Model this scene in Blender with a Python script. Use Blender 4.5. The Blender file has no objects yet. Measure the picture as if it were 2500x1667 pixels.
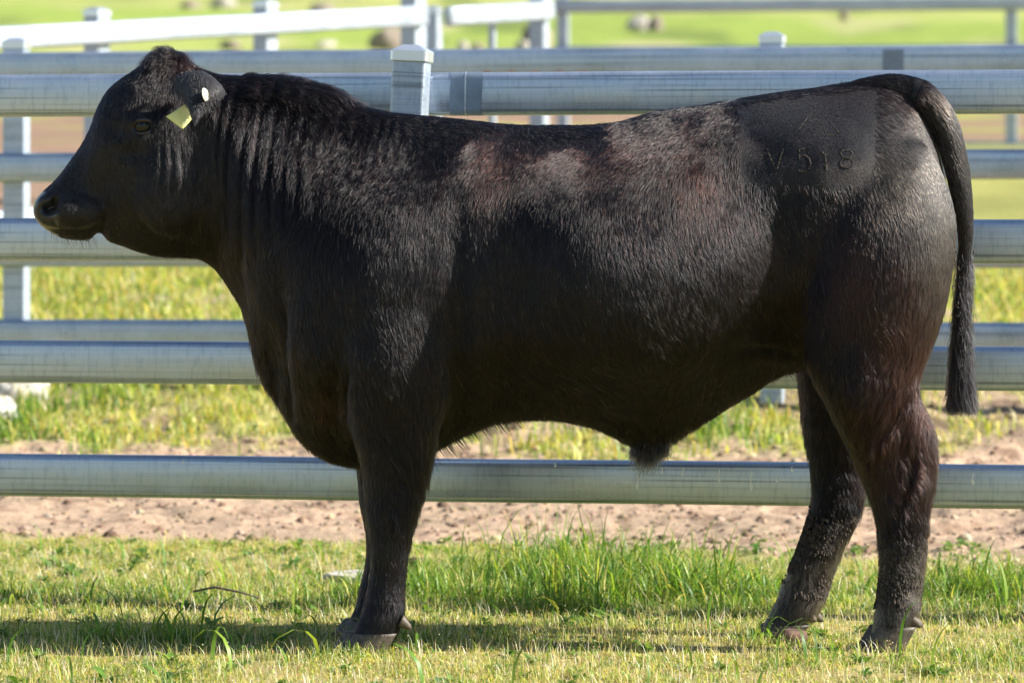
import bpy, bmesh, math, random
import numpy as np
from mathutils import Vector
from mathutils.bvhtree import BVHTree

rng = np.random.default_rng(7)
random.seed(7)
sc = bpy.context.scene
R = math.radians

# ------------------------------------------------------------------ camera
CAM_D, CAM_H = 10.0, 1.10
cam_data = bpy.data.cameras.new("camera")
cam = bpy.data.objects.new("camera", cam_data)
sc.collection.objects.link(cam)
cam.location = (0, -CAM_D, CAM_H)
cam.rotation_euler = (R(90), 0, 0)
cam_data.sensor_width = 36
cam_data.lens = 144
cam_data.shift_y = -358.5 / 2500
cam_data.clip_start = 0.5
cam_data.clip_end = 3000
cam_data.dof.use_dof = True
cam_data.dof.focus_distance = 9.85
cam_data.dof.aperture_fstop = 4.8
sc.camera = cam

# ------------------------------------------------------------------ light
SUN_EL, SUN_AZ = 34.0, 7.5        # azimuth: degrees from +x towards the camera
world = bpy.data.worlds.new("World")
sc.world = world
world.use_nodes = True
wn = world.node_tree
bg = wn.nodes["Background"]
sky = wn.nodes.new("ShaderNodeTexSky")
sky.sky_type = 'NISHITA'
sky.sun_disc = False
sky.sun_elevation = R(SUN_EL)
sky.sun_rotation = R(90 + SUN_AZ)
sky.altitude = 200
sky.dust_density = 0.6
wn.links.new(sky.outputs[0], bg.inputs[0])
bg.inputs[1].default_value = 0.078

sun_data = bpy.data.lights.new("sun", 'SUN')
sun_data.energy = 5.0
sun_data.angle = R(0.5)
sun_data.color = (1.0, 0.94, 0.86)
sun = bpy.data.objects.new("sun", sun_data)
sc.collection.objects.link(sun)
sv = Vector((math.cos(R(SUN_EL)) * math.cos(R(SUN_AZ)), -math.cos(R(SUN_EL)) * math.sin(R(SUN_AZ)), math.sin(R(SUN_EL))))
sun.rotation_euler = sv.to_track_quat('Z', 'Y').to_euler()
sun.location = sv * 30
sc.view_settings.view_transform = 'Standard'
sc.view_settings.look = 'None'
sc.view_settings.exposure = 1.2
sc.view_settings.gamma = 1.0

# ------------------------------------------------------------------ helpers
K = 2500 / 2352.0
def X(dx): return (dx * K - 1250) / 1000.0
def Z(dy): return CAM_H - (dy * K - 475) / 1000.0
def P(dx, dy, y):
    s = (CAM_D + y) / CAM_D
    return (X(dx) * s, y, CAM_H + (Z(dy) - CAM_H) * s)
def PS(px, py, y):   # same, from full-size photo measurements
    return P(px / K, py / K, y)

def hash3(i, j, k, seed=0):
    n = (i * 374761393 + j * 668265263 + k * 2147483647 + seed * 1274126177) & 0xFFFFFFFF
    n = ((n ^ (n >> 13)) * 1274126177) & 0xFFFFFFFF
    n = (n ^ (n >> 16)) & 0xFFFFFFFF
    return n / 4294967295.0
def noise3(p, seed=0):
    p = np.asarray(p, float)
    f = np.floor(p).astype(np.int64); u = p - f; u = u * u * (3 - 2 * u)
    out = 0
    for a in (0, 1):
        for b in (0, 1):
            for c in (0, 1):
                w = (u[:, 0] if a else 1 - u[:, 0]) * (u[:, 1] if b else 1 - u[:, 1]) * (u[:, 2] if c else 1 - u[:, 2])
                out = out + w * hash3(f[:, 0] + a, f[:, 1] + b, f[:, 2] + c, seed)
    return out * 2 - 1
def noise2(x, y, s, seed=0):
    x = np.asarray(x, float); y = np.asarray(y, float)
    sh = np.broadcast(x, y).shape
    xx = np.broadcast_to(x, sh).ravel() / s; yy = np.broadcast_to(y, sh).ravel() / s
    return noise3(np.stack([xx + 100.3, yy + 57.7, np.full(xx.shape, 0.5 + seed)], 1), seed).reshape(sh)
def sm(a, b, x):
    t = np.clip((np.asarray(x, float) - a) / (b - a), 0, 1)
    return t * t * (3 - 2 * t)

def link(o, parent=None):
    sc.collection.objects.link(o)
    if parent: o.parent = parent
    return o
def mesh_obj(name, verts, faces, mat=None, parent=None, smooth=True):
    me = bpy.data.meshes.new(name)
    me.from_pydata([tuple(v) for v in verts], [], [tuple(f) for f in faces])
    me.update()
    if smooth: me.polygons.foreach_set('use_smooth', [True] * len(me.polygons))
    if mat: me.materials.append(mat)
    return link(bpy.data.objects.new(name, me), parent)
def fast_mesh(name, V, loops, starts, mat, parent=None, smooth=True, col=None):
    me = bpy.data.meshes.new(name)
    me.vertices.add(len(V)); me.vertices.foreach_set('co', np.ascontiguousarray(V, np.float32).ravel())
    me.loops.add(len(loops)); me.loops.foreach_set('vertex_index', np.ascontiguousarray(loops, np.int32))
    me.polygons.add(len(starts)); me.polygons.foreach_set('loop_start', np.ascontiguousarray(starts, np.int32))
    me.update(calc_edges=True)
    if smooth: me.polygons.foreach_set('use_smooth', np.ones(len(starts), bool))
    if col is not None:
        a = me.attributes.new('col', 'FLOAT_COLOR', 'POINT')
        c4 = np.ones((len(V), 4), np.float32); c4[:, :3] = col
        a.data.foreach_set('color', c4.ravel())
    me.materials.append(mat)
    return link(bpy.data.objects.new(name, me), parent)
def empty(name, loc, label, cat, group=None):
    o = bpy.data.objects.new(name, None); o.location = loc; o.empty_display_size = .1
    link(o); tag(o, label, cat, group); return o
def tag(o, label=None, cat=None, group=None, kind=None):
    if label: o['label'] = label
    if cat: o['category'] = cat
    if group: o['group'] = group
    if kind: o['kind'] = kind
    return o

def nmat(name):
    m = bpy.data.materials.new(name); m.use_nodes = True
    nt = m.node_tree; return m, nt, nt.nodes, nt.links, nt.nodes['Principled BSDF']
def N(nt, typ, **kw):
    n = nt.nodes.new(typ)
    for k, v in kw.items():
        if k.startswith('i_'): n.inputs[k[2:].replace('_', ' ')].default_value = v
        else: setattr(n, k, v)
    return n
def ramp(nt, src, stops):
    r = nt.nodes.new('ShaderNodeValToRGB')
    e = r.color_ramp.elements
    while len(e) < len(stops): e.new(0.5)
    for i, (p, c) in enumerate(stops):
        e[i].position = p; e[i].color = (*c, 1) if len(c) == 3 else c
    nt.links.new(src, r.inputs[0]); return r
def mixc(nt, fac, a, b, mode='MIX'):
    m = nt.nodes.new('ShaderNodeMix'); m.data_type = 'RGBA'; m.blend_type = mode
    for s, v in ((0, fac), (6, a), (7, b)):
        if hasattr(v, 'links') or hasattr(v, 'is_linked'): nt.links.new(v, m.inputs[s])
        else: m.inputs[s].default_value = v if s == 0 else (*v, 1)
    return m.outputs[2]

# ------------------------------------------------------------------ materials
def galv(name, base=(.45, .52, .61), rough=.30, seed=0.0, metal=.72):
    m, nt, ns, L, b = nmat(name)
    tc = N(nt, 'ShaderNodeTexCoord')
    mp = N(nt, 'ShaderNodeMapping'); mp.inputs['Scale'].default_value = (.5, 70, 70); mp.inputs['Location'].default_value = (seed, seed, 0)
    L.new(tc.outputs['Object'], mp.inputs[0])
    n1 = N(nt, 'ShaderNodeTexNoise'); n1.inputs['Scale'].default_value = 2.2; n1.inputs['Detail'].default_value = 6
    L.new(mp.outputs[0], n1.inputs[0])
    mp2 = N(nt, 'ShaderNodeMapping'); mp2.inputs['Scale'].default_value = (40, 20, 9)
    L.new(tc.outputs['Object'], mp2.inputs[0])
    n2 = N(nt, 'ShaderNodeTexNoise'); n2.inputs['Scale'].default_value = 3; n2.inputs['Detail'].default_value = 5
    L.new(mp2.outputs[0], n2.inputs[0])
    n3 = N(nt, 'ShaderNodeTexNoise'); n3.inputs['Scale'].default_value = 5; n3.inputs['Detail'].default_value = 8
    L.new(tc.outputs['Object'], n3.inputs[0])
    r1 = ramp(nt, n1.outputs[0], [(.34, tuple(c * .55 for c in base)), (.45, base), (.66, tuple(min(1, c * 1.10) for c in base))])
    r2 = ramp(nt, n2.outputs[0], [(.30, (.68, .73, .80)), (.50, (1, 1, 1))])
    c = mixc(nt, .6, r1.outputs[0], r2.outputs[0], 'MULTIPLY')
    r3 = ramp(nt, n3.outputs[0], [(.35, (.78, .80, .82)), (.6, (1, 1, 1))])
    c = mixc(nt, .7, c, r3.outputs[0], 'MULTIPLY')
    L.new(c, b.inputs['Base Color'])
    b.inputs['Metallic'].default_value = metal
    rr = ramp(nt, n3.outputs[0], [(.3, (rough - .06,) * 3), (.7, (rough + .12,) * 3)])
    L.new(rr.outputs[0], b.inputs['Roughness'])
    bp = N(nt, 'ShaderNodeBump'); bp.inputs['Strength'].default_value = .12; bp.inputs['Distance'].default_value = .002
    L.new(n1.outputs[0], bp.inputs['Height']); L.new(bp.outputs[0], b.inputs['Normal'])
    return m
M_rail = galv('galvanised_rail')
M_post = galv('galvanised_post', (.46, .53, .61), .42, 3.0, .45)
M_far = galv('far_galvanised', (.46, .52, .58), .45, 7.0, .40)
def simple(name, col, rough=.6, metal=0, noise=None, spec=.5):
    m, nt, ns, L, b = nmat(name)
    b.inputs['Roughness'].default_value = rough; b.inputs['Metallic'].default_value = metal
    b.inputs['Specular IOR Level'].default_value = spec
    if noise:
        tc = N(nt, 'ShaderNodeTexCoord'); n = N(nt, 'ShaderNodeTexNoise'); n.inputs['Scale'].default_value = noise[0]; n.inputs['Detail'].default_value = 8
        L.new(tc.outputs['Object'], n.inputs[0])
        r = ramp(nt, n.outputs[0], [(.3, tuple(c * noise[1] for c in col)), (.7, tuple(min(1, c * noise[2]) for c in col))])
        L.new(r.outputs[0], b.inputs['Base Color'])
        bp = N(nt, 'ShaderNodeBump'); bp.inputs['Strength'].default_value = .5; bp.inputs['Distance'].default_value = noise[3] if len(noise) > 3 else .003
        L.new(n.outputs[0], bp.inputs['Height']); L.new(bp.outputs[0], b.inputs['Normal'])
    else: b.inputs['Base Color'].default_value = (*col, 1)
    return m
M_zincpaint = simple('zinc_paint', (.17, .225, .29), .45, .3, (30, .85, 1.12, .0005))
M_rust = simple('rust', (.42, .27, .20), .8, 0, (40, .7, 1.2, .001))
M_splash = simple('dried_splash', (.75, .78, .78), .8, 0)
M_weld = simple('weld_bead', (.55, .60, .65), .4, .6, (200, .7, 1.2, .001))
M_rock = simple('pale_rock', (.44, .40, .35), .9, 0, (14, .55, 1.25, .02))
M_farrock = simple('hill_rock', (.26, .215, .17), .9, 0, (3, .5, 1.3, .05))
M_dung = simple('dung', (.11, .065, .045), .9, 0, (60, .5, 1.5, .004))
M_twig = simple('twig_bark', (.10, .075, .055), .85, 0, (80, .6, 1.4, .002))
M_concrete = simple('concrete', (.55, .52, .47), .9, 0, (20, .8, 1.15, .004))
M_hoof = simple('hoof_horn', (.085, .068, .052), .55, 0, (70, .35, 1.35, .002))
M_mud = simple('dried_mud', (.042, .032, .023), .85, 0, (120, .5, 1.5, .003))
M_claw = simple('dewclaw_horn', (.095, .075, .052), .6, 0, (80, .5, 1.3, .002))
M_tag = simple('tag_plastic', (.62, .64, .24), .45, 0, (25, .85, 1.05, .0003))
M_button = simple('tag_button', (.80, .78, .60), .4)
M_eye = simple('eyeball', (.004, .005, .005), .06, 0, None, .35)
M_brand = simple('brand_scar', (.026, .022, .017), .8, 0, (150, .35, 1.6, .001), .3)

def foliage(name, trans=.5, sat=1.0):
    m, nt, ns, L, b = nmat(name)
    at = N(nt, 'ShaderNodeAttribute', attribute_name='col')
    b.inputs['Roughness'].default_value = .42; b.inputs['Specular IOR Level'].default_value = .35
    L.new(at.outputs['Color'], b.inputs['Base Color'])
    tr = N(nt, 'ShaderNodeBsdfTranslucent')
    g = mixc(nt, 1.0, at.outputs['Color'], (1.15, 1.1, .55), 'MULTIPLY')
    L.new(g, tr.inputs[0])
    mx = N(nt, 'ShaderNodeMixShader'); mx.inputs[0].default_value = trans
    L.new(b.outputs[0], mx.inputs[1]); L.new(tr.outputs[0], mx.inputs[2])
    L.new(mx.outputs[0], ns['Material Output'].inputs[0])
    return m
M_grass = foliage('grass_blades')

# ground: colour from vertex attribute (what grows / lies there) with fine noise on top
def ground_mat():
    m, nt, ns, L, b = nmat('ground_soil')
    at = N(nt, 'ShaderNodeAttribute', attribute_name='col')
    tc = N(nt, 'ShaderNodeTexCoord')
    n = N(nt, 'ShaderNodeTexNoise'); n.inputs['Scale'].default_value = 38; n.inputs['Detail'].default_value = 9; n.inputs['Roughness'].default_value = .65
    L.new(tc.outputs['Object'], n.inputs[0])
    n2 = N(nt, 'ShaderNodeTexNoise'); n2.inputs['Scale'].default_value = 2.3; n2.inputs['Detail'].default_value = 7
    L.new(tc.outputs['Object'], n2.inputs[0])
    r = ramp(nt, n.outputs[0], [(.30, (.58, .56, .52)), (.5, (1, 1, 1)), (.75, (1.25, 1.22, 1.18))])
    c = mixc(nt, .85, at.outputs['Color'], r.outputs[0], 'MULTIPLY')
    r2 = ramp(nt, n2.outputs[0], [(.3, (.80, .82, .78)), (.7, (1.12, 1.08, 1.05))])
    c = mixc(nt, .8, c, r2.outputs[0], 'MULTIPLY')
    L.new(c, b.inputs['Base Color']); b.inputs['Roughness'].default_value = .95
    b.inputs['Specular IOR Level'].default_value = .15
    bp = N(nt, 'ShaderNodeBump'); bp.inputs['Strength'].default_value = .7; bp.inputs['Distance'].default_value = .012
    L.new(n.outputs[0], bp.inputs['Height']); L.new(bp.outputs[0], b.inputs['Normal'])
    return m
M_ground = ground_mat()

# ------------------------------------------------------------------ terrain
_py = np.array([-60, -10, 0, 3.0, 4.0, 5.0, 5.9, 8.0, 10, 13, 18, 25, 35, 60, 110, 200, 420, 900])
_pz = np.array([-.2, 0, 0, 0, .07, .21, .35, .62, .86, 1.10, 1.30, 1.52, 1.98, 3.75, 7.4, 16, 52, 120])
def terr0(y):
    return (np.interp(y - .25, _py, _pz) + np.interp(y, _py, _pz) + np.interp(y + .25, _py, _pz)) / 3
def edge_y(x):      # where the lawn gives way to the bare track
    return 2.72 - .28 * x + .22 * noise2(x, 0, .35, 3) + .12 * noise2(x, 0, .11, 4)
def terr(x, y):
    x = np.asarray(x, float); y = np.asarray(y, float)
    z = terr0(y)
    d = sm(-.1, .5, y - edge_y(x)) * (1 - sm(5.3, 6.2, y))
    z = z + d * (.022 * noise2(x, y, .20, 5) - .022 * np.maximum(0, noise2(x, y, .075, 6)) + .008 * noise2(x, y, .035, 8))
    near = 1 - sm(2.5, 3.2, y)
    z = z + near * (.012 * noise2(x, y, .5, 9) + .004 * noise2(x, y, .1, 10))
    z = z + sm(6, 9, y) * .05 * noise2(x, y, .8, 11) + sm(30, 60, y) * (.35 * noise2(x, y, 7, 12) + .18 * noise2(x, y, 2.5, 13))
    return z
ys = np.concatenate([np.linspace(-60, -12, 14), np.arange(-11, -1.6, .25), np.arange(-1.5, 6.2, .016), np.arange(6.2, 14, .06), np.geomspace(14, 900, 260)])
xs = np.concatenate([-np.geomspace(420, 3.1, 60), np.arange(-3, 3.001, .016), np.geomspace(3.1, 420, 60)])
GX, GY = np.meshgrid(xs, ys)
GZ = terr(GX, GY)
def ground_col(x, y):
    n = noise2(x, y, .5, 21); n2 = noise2(x, y, .12, 22); n3 = noise2(x, y, 1.6, 23)
    grassy = np.array([.17, .19, .055]); dirt = np.array([.42, .305, .215]); dirt2 = np.array([.27, .18, .125]); hill = np.array([.26, .34, .07]); hill2 = np.array([.36, .38, .13])
    def mix(a, b, t): return a + (b - a) * t[..., None]
    e = edge_y(x)
    c = np.broadcast_to(np.array([.36, .30, .13]), x.shape + (3,)).copy()
    c = mix(c, dirt, sm(-.15, .1, y - e + .1 * n2))
    c = mix(c, np.array([.22, .145, .10]), sm(.12, .5, noise2(x, y * .8, .055, 27) + .35 * noise2(x, y, .3, 24)) * sm(0, .3, y - e) * .75)
    g1 = sm(4.55, 4.95, y + .35 * n + .15 * n2) * (1 - sm(9.0, 10.5, y + .8 * n3))
    c = mix(c, np.array([.38, .36, .15]), g1 * (.10 + .90 * sm(-.35, .05, n + .5 * n2 + .25 * sm(5.6, 7, y))))
    c = mix(c, np.array([.20, .14, .10]), g1 * .8 * sm(.15, .45, noise2(x, y * .5, .16, 37) - .6 * sm(5.6, 6.6, y)))
    bank = sm(9.0, 10.5, y + .8 * n3) * (1 - sm(42, 50, y + 4 * n3))
    c = mix(c, dirt2, bank)
    c = mix(c, np.array([.30, .30, .09]), bank * sm(.0, .4, noise2(x, y, 1.2, 25) + .45 * sm(0, 4, x) - .25 + .75 * sm(.8, 1.8, x) * (1 - sm(18, 24, y))))
    hl = sm(42, 50, y + 4 * n3)
    hc = mix(np.broadcast_to(hill, x.shape + (3,)), hill2, sm(-.3, .5, noise2(x, y, 9, 26)))
    hc = mix(hc, np.array([.15, .20, .05]), .85 * sm(.2, .6, noise2(x, y * .28, .95, 28) + .4 * noise2(x, y * .3, 2.6, 29)))
    hc = mix(hc, np.array([.42, .40, .20]), .8 * sm(.25, .6, noise2(x, y * .28, 1.3, 30)))
    c = mix(c, hc, hl)
    return c
def grid_mesh(name, V, nr, nc, mat, col, closed=False):
    idx = np.arange(nr * nc).reshape(nr, nc)
    q = np.stack([idx[:-1, :-1], idx[:-1, 1:], idx[1:, 1:], idx[1:, :-1]], -1).reshape(-1, 4)
    return fast_mesh(name, V, q.ravel(), np.arange(len(q)) * 4, mat, col=col)
ground = grid_mesh('ground', np.stack([GX, GY, GZ], -1).reshape(-1, 3), len(ys), len(xs), M_ground, ground_col(GX, GY).reshape(-1, 3))
tag(ground, kind='structure')

# ------------------------------------------------------------------ fences
def sweep(path, prof):
    """prof: Nx2 (side, up) loop swept along straight path of points with given side vector"""
    V = []; n = len(prof)
    for (p, side) in path:
        for (a, b) in prof: V.append((p[0] + side[0] * a, p[1] + side[1] * a, p[2] + b))
    F = []
    for i in range(len(path) - 1):
        for k in range(n):
            F.append((i * n + k, i * n + (k + 1) % n, (i + 1) * n + (k + 1) % n, (i + 1) * n + k))
    F.append(tuple(range(n))[::-1]); F.append(tuple((len(path) - 1) * n + k for k in range(n)))
    return V, F
def oval(w, h, seg=10):
    r = w / 2; pts = []
    for k in range(seg + 1):
        a = math.pi * k / seg; pts.append((math.cos(a) * r, h / 2 - r * .75 + math.sin(a) * r * .75))
    for k in range(seg + 1):
        a = math.pi + math.pi * k / seg; pts.append((math.cos(a) * r, -h / 2 + r * .75 + math.sin(a) * r * .75))
    return pts
def rail(parent, A, B, ztopA, ztopB, h=.115, w=.045, mat=None):
    """A,B (x,y); object placed at A with local x along the rail so the texture follows it"""
    A = Vector((A[0], A[1], ztopA - h / 2)); B = Vector((B[0], B[1], ztopB - h / 2))
    d = B - A; Ln = d.length; nseg = max(2, int(Ln / .4))
    prof = oval(w, h)
    path = [((Ln * i / nseg, 0, 0.0008 * math.sin(i * 1.7)), (0, 1)) for i in range(nseg + 1)]
    V, F = sweep(path, prof)
    o = mesh_obj('rail', V, F, mat or M_rail, parent)
    o.location = A - parent.location
    o.rotation_euler = (0, -math.asin(d.z / Ln), math.atan2(d.y, d.x))
    return o
def post(parent, x, y, z0, z1, ang, s=.09, cap=True, mat=None):
    h = z1 - z0; r = .008; a = s / 2
    prof = []
    for cx, cy, st in ((a - r, a - r, 0), (-a + r, a - r, 90), (-a + r, -a + r, 180), (a - r, -a + r, 270)):
        for k in range(4):
            t = R(st + k * 30); prof.append((cx + r * math.cos(t), cy + r * math.sin(t)))
    V = []; F = []; n = len(prof); hs = [0, h * .5, h - .004, h]
    for z in hs:
        for p in prof: V.append((p[0], p[1], z))
    for i in range(len(hs) - 1):
        for k in range(n): F.append((i * n + k, i * n + (k + 1) % n, (i + 1) * n + (k + 1) % n, (i + 1) * n + k))
    F.append(tuple(range(n))[::-1]); F.append(tuple((len(hs) - 1) * n + k for k in range(n)))
    o = mesh_obj('post', V, F, mat or M_post, parent, smooth=False)
    o.location = Vector((x, y, z0)) - parent.location; o.rotation_euler = (0, 0, ang)
    if cap:
        V = []; F = []
        rings = [(.004, -.028), (.005, -.026), (.005, -.001), (.0035, .001), (-.022, .016), (-.024, .0165)]
        for e, z in rings:
            k2 = (a + e) / a
            for p in prof: V.append((p[0] * k2, p[1] * k2, h + z))
        for i in range(len(rings) - 1):
            for k in range(n): F.append((i * n + k, i * n + (k + 1) % n, (i + 1) * n + (k + 1) % n, (i + 1) * n + k))
        F.append(tuple((len(rings) - 1) * n + k for k in range(n))); F.append(tuple(range(n))[::-1])
        c = mesh_obj('post_cap', V, F, simple('cap_metal', (.72, .77, .82), .30, .75) if 'cap_metal' not in bpy.data.materials else bpy.data.materials['cap_metal'], o, smooth=False)
    return o

# fence 1: just behind the bull, right end slightly nearer the camera
F1a = R(-9.5)
def f1(t, off=0): # point on fence line at distance t from x=-0.26
    return (-0.262 + t * math.cos(F1a) - off * math.sin(F1a), .83 + t * math.sin(F1a) + off * math.cos(F1a))
fence1 = empty('rail_fence', (-.26, .83, 0), 'nearest galvanised rail fence with four oval rails directly behind the bull', 'fence', 'galvanised yard fences')
for zt in (1.424, 1.036, .706, .40):
    a, b = f1(-7.2, .062), f1(7.2, .062)
    rl = rail(fence1, a, b, zt, zt)
for k in range(-3, 4):
    x, y = f1(k * 2.4)
    zb = float(terr(x, y)) - .1
    lean = R(2.9) if k == 0 else R(.3 * k)          # the post behind the bull's shoulder leans to the right
    pp = post(fence1, x - (1.48 - zb) * math.sin(lean), y, zb, 1.480, F1a)
    pp.rotation_euler = (0, lean, F1a)
# butt weld painted with cold zinc, right of the post
def band(parent, fence_f, t0, t1, zt, mat, name, h=.115, w=.045, off=.062, grow=.0006, wob=.004):
    prof = [(p[0] * (1 + 2 * grow / w), p[1] * (1 + 2 * grow / h)) for p in oval(w, h)]
    n = len(prof); V = []; F = []
    ang = F1a
    ts = [t0, t0 + .25 * (t1 - t0), t0 + .75 * (t1 - t0), t1]
    for i, t in enumerate(ts):
        for k, (s, u) in enumerate(prof):
            tt = t + (wob * math.sin(u * 60 + i * 2 + t0) if i in (0, 3) else 0)
            x, y = fence_f(tt, off + s)
            V.append((x - parent.location.x, y - parent.location.y, zt - h / 2 + u - parent.location.z))
    for i in range(3):
        for k in range(n): F.append((i * n + k, i * n + (k + 1) % n, (i + 1) * n + (k + 1) % n, (i + 1) * n + k))
    return mesh_obj(name, V, F, mat, parent)
band(fence1, f1, .092, .178, 1.424, M_zincpaint, 'zinc_patch')
band(fence1, f1, .132, .1355, 1.424, M_weld, 'weld_bead', grow=.0016, wob=.001)
# dried splashes on the bottom rail
def splash(t, z, ln, wd=.004):
    V = []; F = []; n = 9
    for i in range(n):
        u = i / (n - 1); zz = z - ln * u; hw = wd * (.35 + (.65 if u > .6 else 0) * math.sin(math.pi * min(1, (u - .6) / .4 + .05)) if u > .6 else .35)
        for s in (-1, 1):
            x, y = f1(t + s * hw + .001 * math.sin(u * 7 + t * 9), .062 - .0235)
            V.append((x - fence1.location.x, y - fence1.location.y, zz))
    for i in range(n - 1): F.append((2 * i, 2 * i + 1, 2 * i + 3, 2 * i + 2))
    mesh_obj('dried_splash', V, F, M_splash, fence1)
for px, py, ln in ((1548, 1150, .05), (1610, 1142, .016), (1662, 1142, .022), (1752, 1148, .032), (1832, 1152, .05), (1896, 1165, .014), (1934, 1140, .014), (2380, 1156, .03), (1340, 1130, .012), (385, 1122, .012), (760, 1130, .012)):
    t = (px - 985) / 948.0
    s = (CAM_D + .85 - .17 * (t)) / CAM_D
    splash(t, CAM_H - (py - 475) / 1000 * s, ln)

# fence 2
F2a = math.atan2(-.6, 3.95)
def f2(t, off=0): return (-1.95 + t * math.cos(F2a) - off * math.sin(F2a), 6.12 + t * math.sin(F2a) + off * math.cos(F2a))
fence2 = empty('rail_fence', (-1.95, 6.12, .3), 'second galvanised rail fence beyond the dirt track, with rust patch on its top rail', 'fence', 'galvanised yard fences')
for i, zt in enumerate((1.656, 1.262, .938, .618)):
    a, b = f2(-7, -.066), f2(13, -.066)
    rail(fence2, a, b, zt - .015, zt + .03 - (.02 if i > 1 else 0), mat=M_rail)
for k in range(-2, 5):
    x, y = f2(k * 2.98)
    post(fence2, x, y, float(terr(x, y)) - .15, 1.70 + .005 * k, F2a)
def band2(t0, t1, zlo, zhi, mat, name, seed=0):
    V = []; F = []; n = max(4, int((t1 - t0) / .03))
    for i in range(n + 1):
        t = t0 + (t1 - t0) * i / n
        ee = .006 * math.sin(i * 2.1 + seed) * (1 if mat is M_rust else .2)
        for z in (zlo + ee * .3, zhi + ee):
            x, y = f2(t, -.066 - .0236)
            V.append((x - fence2.location.x, y - fence2.location.y, z - fence2.location.z))
    for i in range(n): F.append((2 * i, 2 * i + 2, 2 * i + 3, 2 * i + 1))
    return mesh_obj(name, V, F, mat, fence2)
def t2(px): return (px - 1250) / 1000 * 1.59 + 1.95
band2(t2(1195), t2(1470), 1.548, 1.572, M_rust, 'rust_patch')
band2(t2(2166), t2(2216), 1.560, 1.648, M_zincpaint, 'zinc_patch')

# fence 3: section climbing away to the right, then a long level section
def sect(name, label, A, B, zts, posts, ph, h=.115, skip=None, mat=None, th=None):
    root = empty(name, (A[0], A[1], float(terr(A[0], A[1]))), label, 'fence', 'galvanised yard fences')
    ang = math.atan2(B[1] - A[1], B[0] - A[0])
    for (za, zb, u0, u1) in zts:
        a = (A[0] + (B[0] - A[0]) * u0, A[1] + (B[1] - A[1]) * u0); b = (A[0] + (B[0] - A[0]) * u1, A[1] + (B[1] - A[1]) * u1)
        rail(root, a, b, za + (zb - za) * u0, za + (zb - za) * u1, h=h, w=.05, mat=mat or M_far)
    nx, ny = -math.sin(ang), math.cos(ang)
    for u, s, extra in posts:
        x = A[0] + (B[0] - A[0]) * u - nx * (-.08); y = A[1] + (B[1] - A[1]) * u + ny * .08
        post(root, x, y, float(terr(x, y)) - .2, ph[0] + (ph[1] - ph[0]) * u + extra, ang, s=s, mat=mat or M_far)
    return root
# A at photo x=0 (20.5 m from camera), B at photo x=1030 (23.5 m)
A3 = (-2.56, 10.5); B3 = (-.50, 13.5)
zA, zB = CAM_H + (475 - 66) / 1000 * 2.05, CAM_H + (475 - 14) / 1000 * 2.35
A3e = (A3[0] - 2.06, A3[1] - 3.0)
sect('rail_fence', 'pale sunlit rail fence climbing away behind the bull\'s head, top left', A3, B3,
     [(zA, zB, -.55, 1), (zA - .40, zB - .40, .28, 1), (zA - .92, zB - .92, -.55, 1)],
     [(.40 / 2 + .03, .10, 0), (.62, .10, 0), (1.0, .11, .12), (-.35, .10, 0)], (zA + .055, zB + .06))
# second short section with a gate, photo x 1090..1350
A4 = (-.385, 13.9); B4 = (.245, 15.6)
z4a, z4b = CAM_H + (475 - 18) / 1000 * 2.39, CAM_H + (475 - 3) / 1000 * 2.56
sect('gate_fence', 'short pale rail section with a thin upright, between two posts at top centre', A4, B4,
     [(z4a, z4b, .02, 1), (z4a - .45, z4b - .45, .02, 1), (z4a - .92, z4b - .92, .02, 1)],
     [(0, .085, -.01), (.54, .04, -.10), (1.0, .10, .1)], (z4a, z4b))
A5 = (.36, 25.0); B5 = (4.7, 24.4)
z5 = CAM_H + (475 - 0) / 1000 * 3.5
sect('rail_fence', 'farthest thin rail fence running level across the top right', A5, B5,
     [(z5, z5, 0, 2.0), (z5 - .40, z5 - .40, 0, 2.0), (z5 - .80, z5 - .80, 0, 2), (z5 - 1.20, z5 - 1.22, 0, 2.0)],
     [(.015, .1, 0), (.885, .10, -.1), (1.8, .1, 0)], (z5 + .02, z5 + .02))

# ------------------------------------------------------------------ rocks
def rock(name, loc, size, mat, label, seed, group=None, sub=4, flat=1.0):
    bm = bmesh.new(); bmesh.ops.create_icosphere(bm, subdivisions=sub, radius=1)
    co = np.array([v.co[:] for v in bm.verts])
    d = 1 + .28 * noise3(co * 1.3 + seed, seed) + .12 * noise3(co * 3.5 + seed, seed + 1) + .03 * noise3(co * 11, seed)
    co2 = co * d[:, None]
    co2 = np.sign(co2) * np.abs(co2) ** .85
    if flat < 1: co2[:, 2] = np.minimum(co2[:, 2], flat + .04 * noise3(co * 3, 5))
    co2 *= np.array(size) / 2
    for v, c in zip(bm.verts, co2): v.co = c
    me = bpy.data.meshes.new(name); bm.to_mesh(me); bm.free()
    me.polygons.foreach_set('use_smooth', [True] * len(me.polygons)); me.materials.append(mat)
    o = link(bpy.data.objects.new(name, me)); o.location = loc; o.rotation_euler = (0, 0, seed * .7)
    tag(o, label, 'rock', group); return o
x, y, _ = PS(880, 1430, 1.62)
rock('flat_stone', (x, y, float(terr(x, y)) + .002), (.26, .20, .10), M_rock, 'pale flat stone in the grass behind the front hooves', 3, flat=.55)
x, y, _ = PS(60, 990, 5.75)
rock('boulder', (x - .02, y, float(terr(x, y)) + .03), (.26, .22, .15), M_concrete, 'white rounded boulder at the foot of the second fence, left edge', 5)
x, y, _ = PS(-5, 1000, 5.35)
rock('boulder', (x - .01, y, float(terr(x, y)) + .02), (.17, .14, .13), M_concrete, 'grey boulder in front of the white one, left edge', 8)
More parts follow.
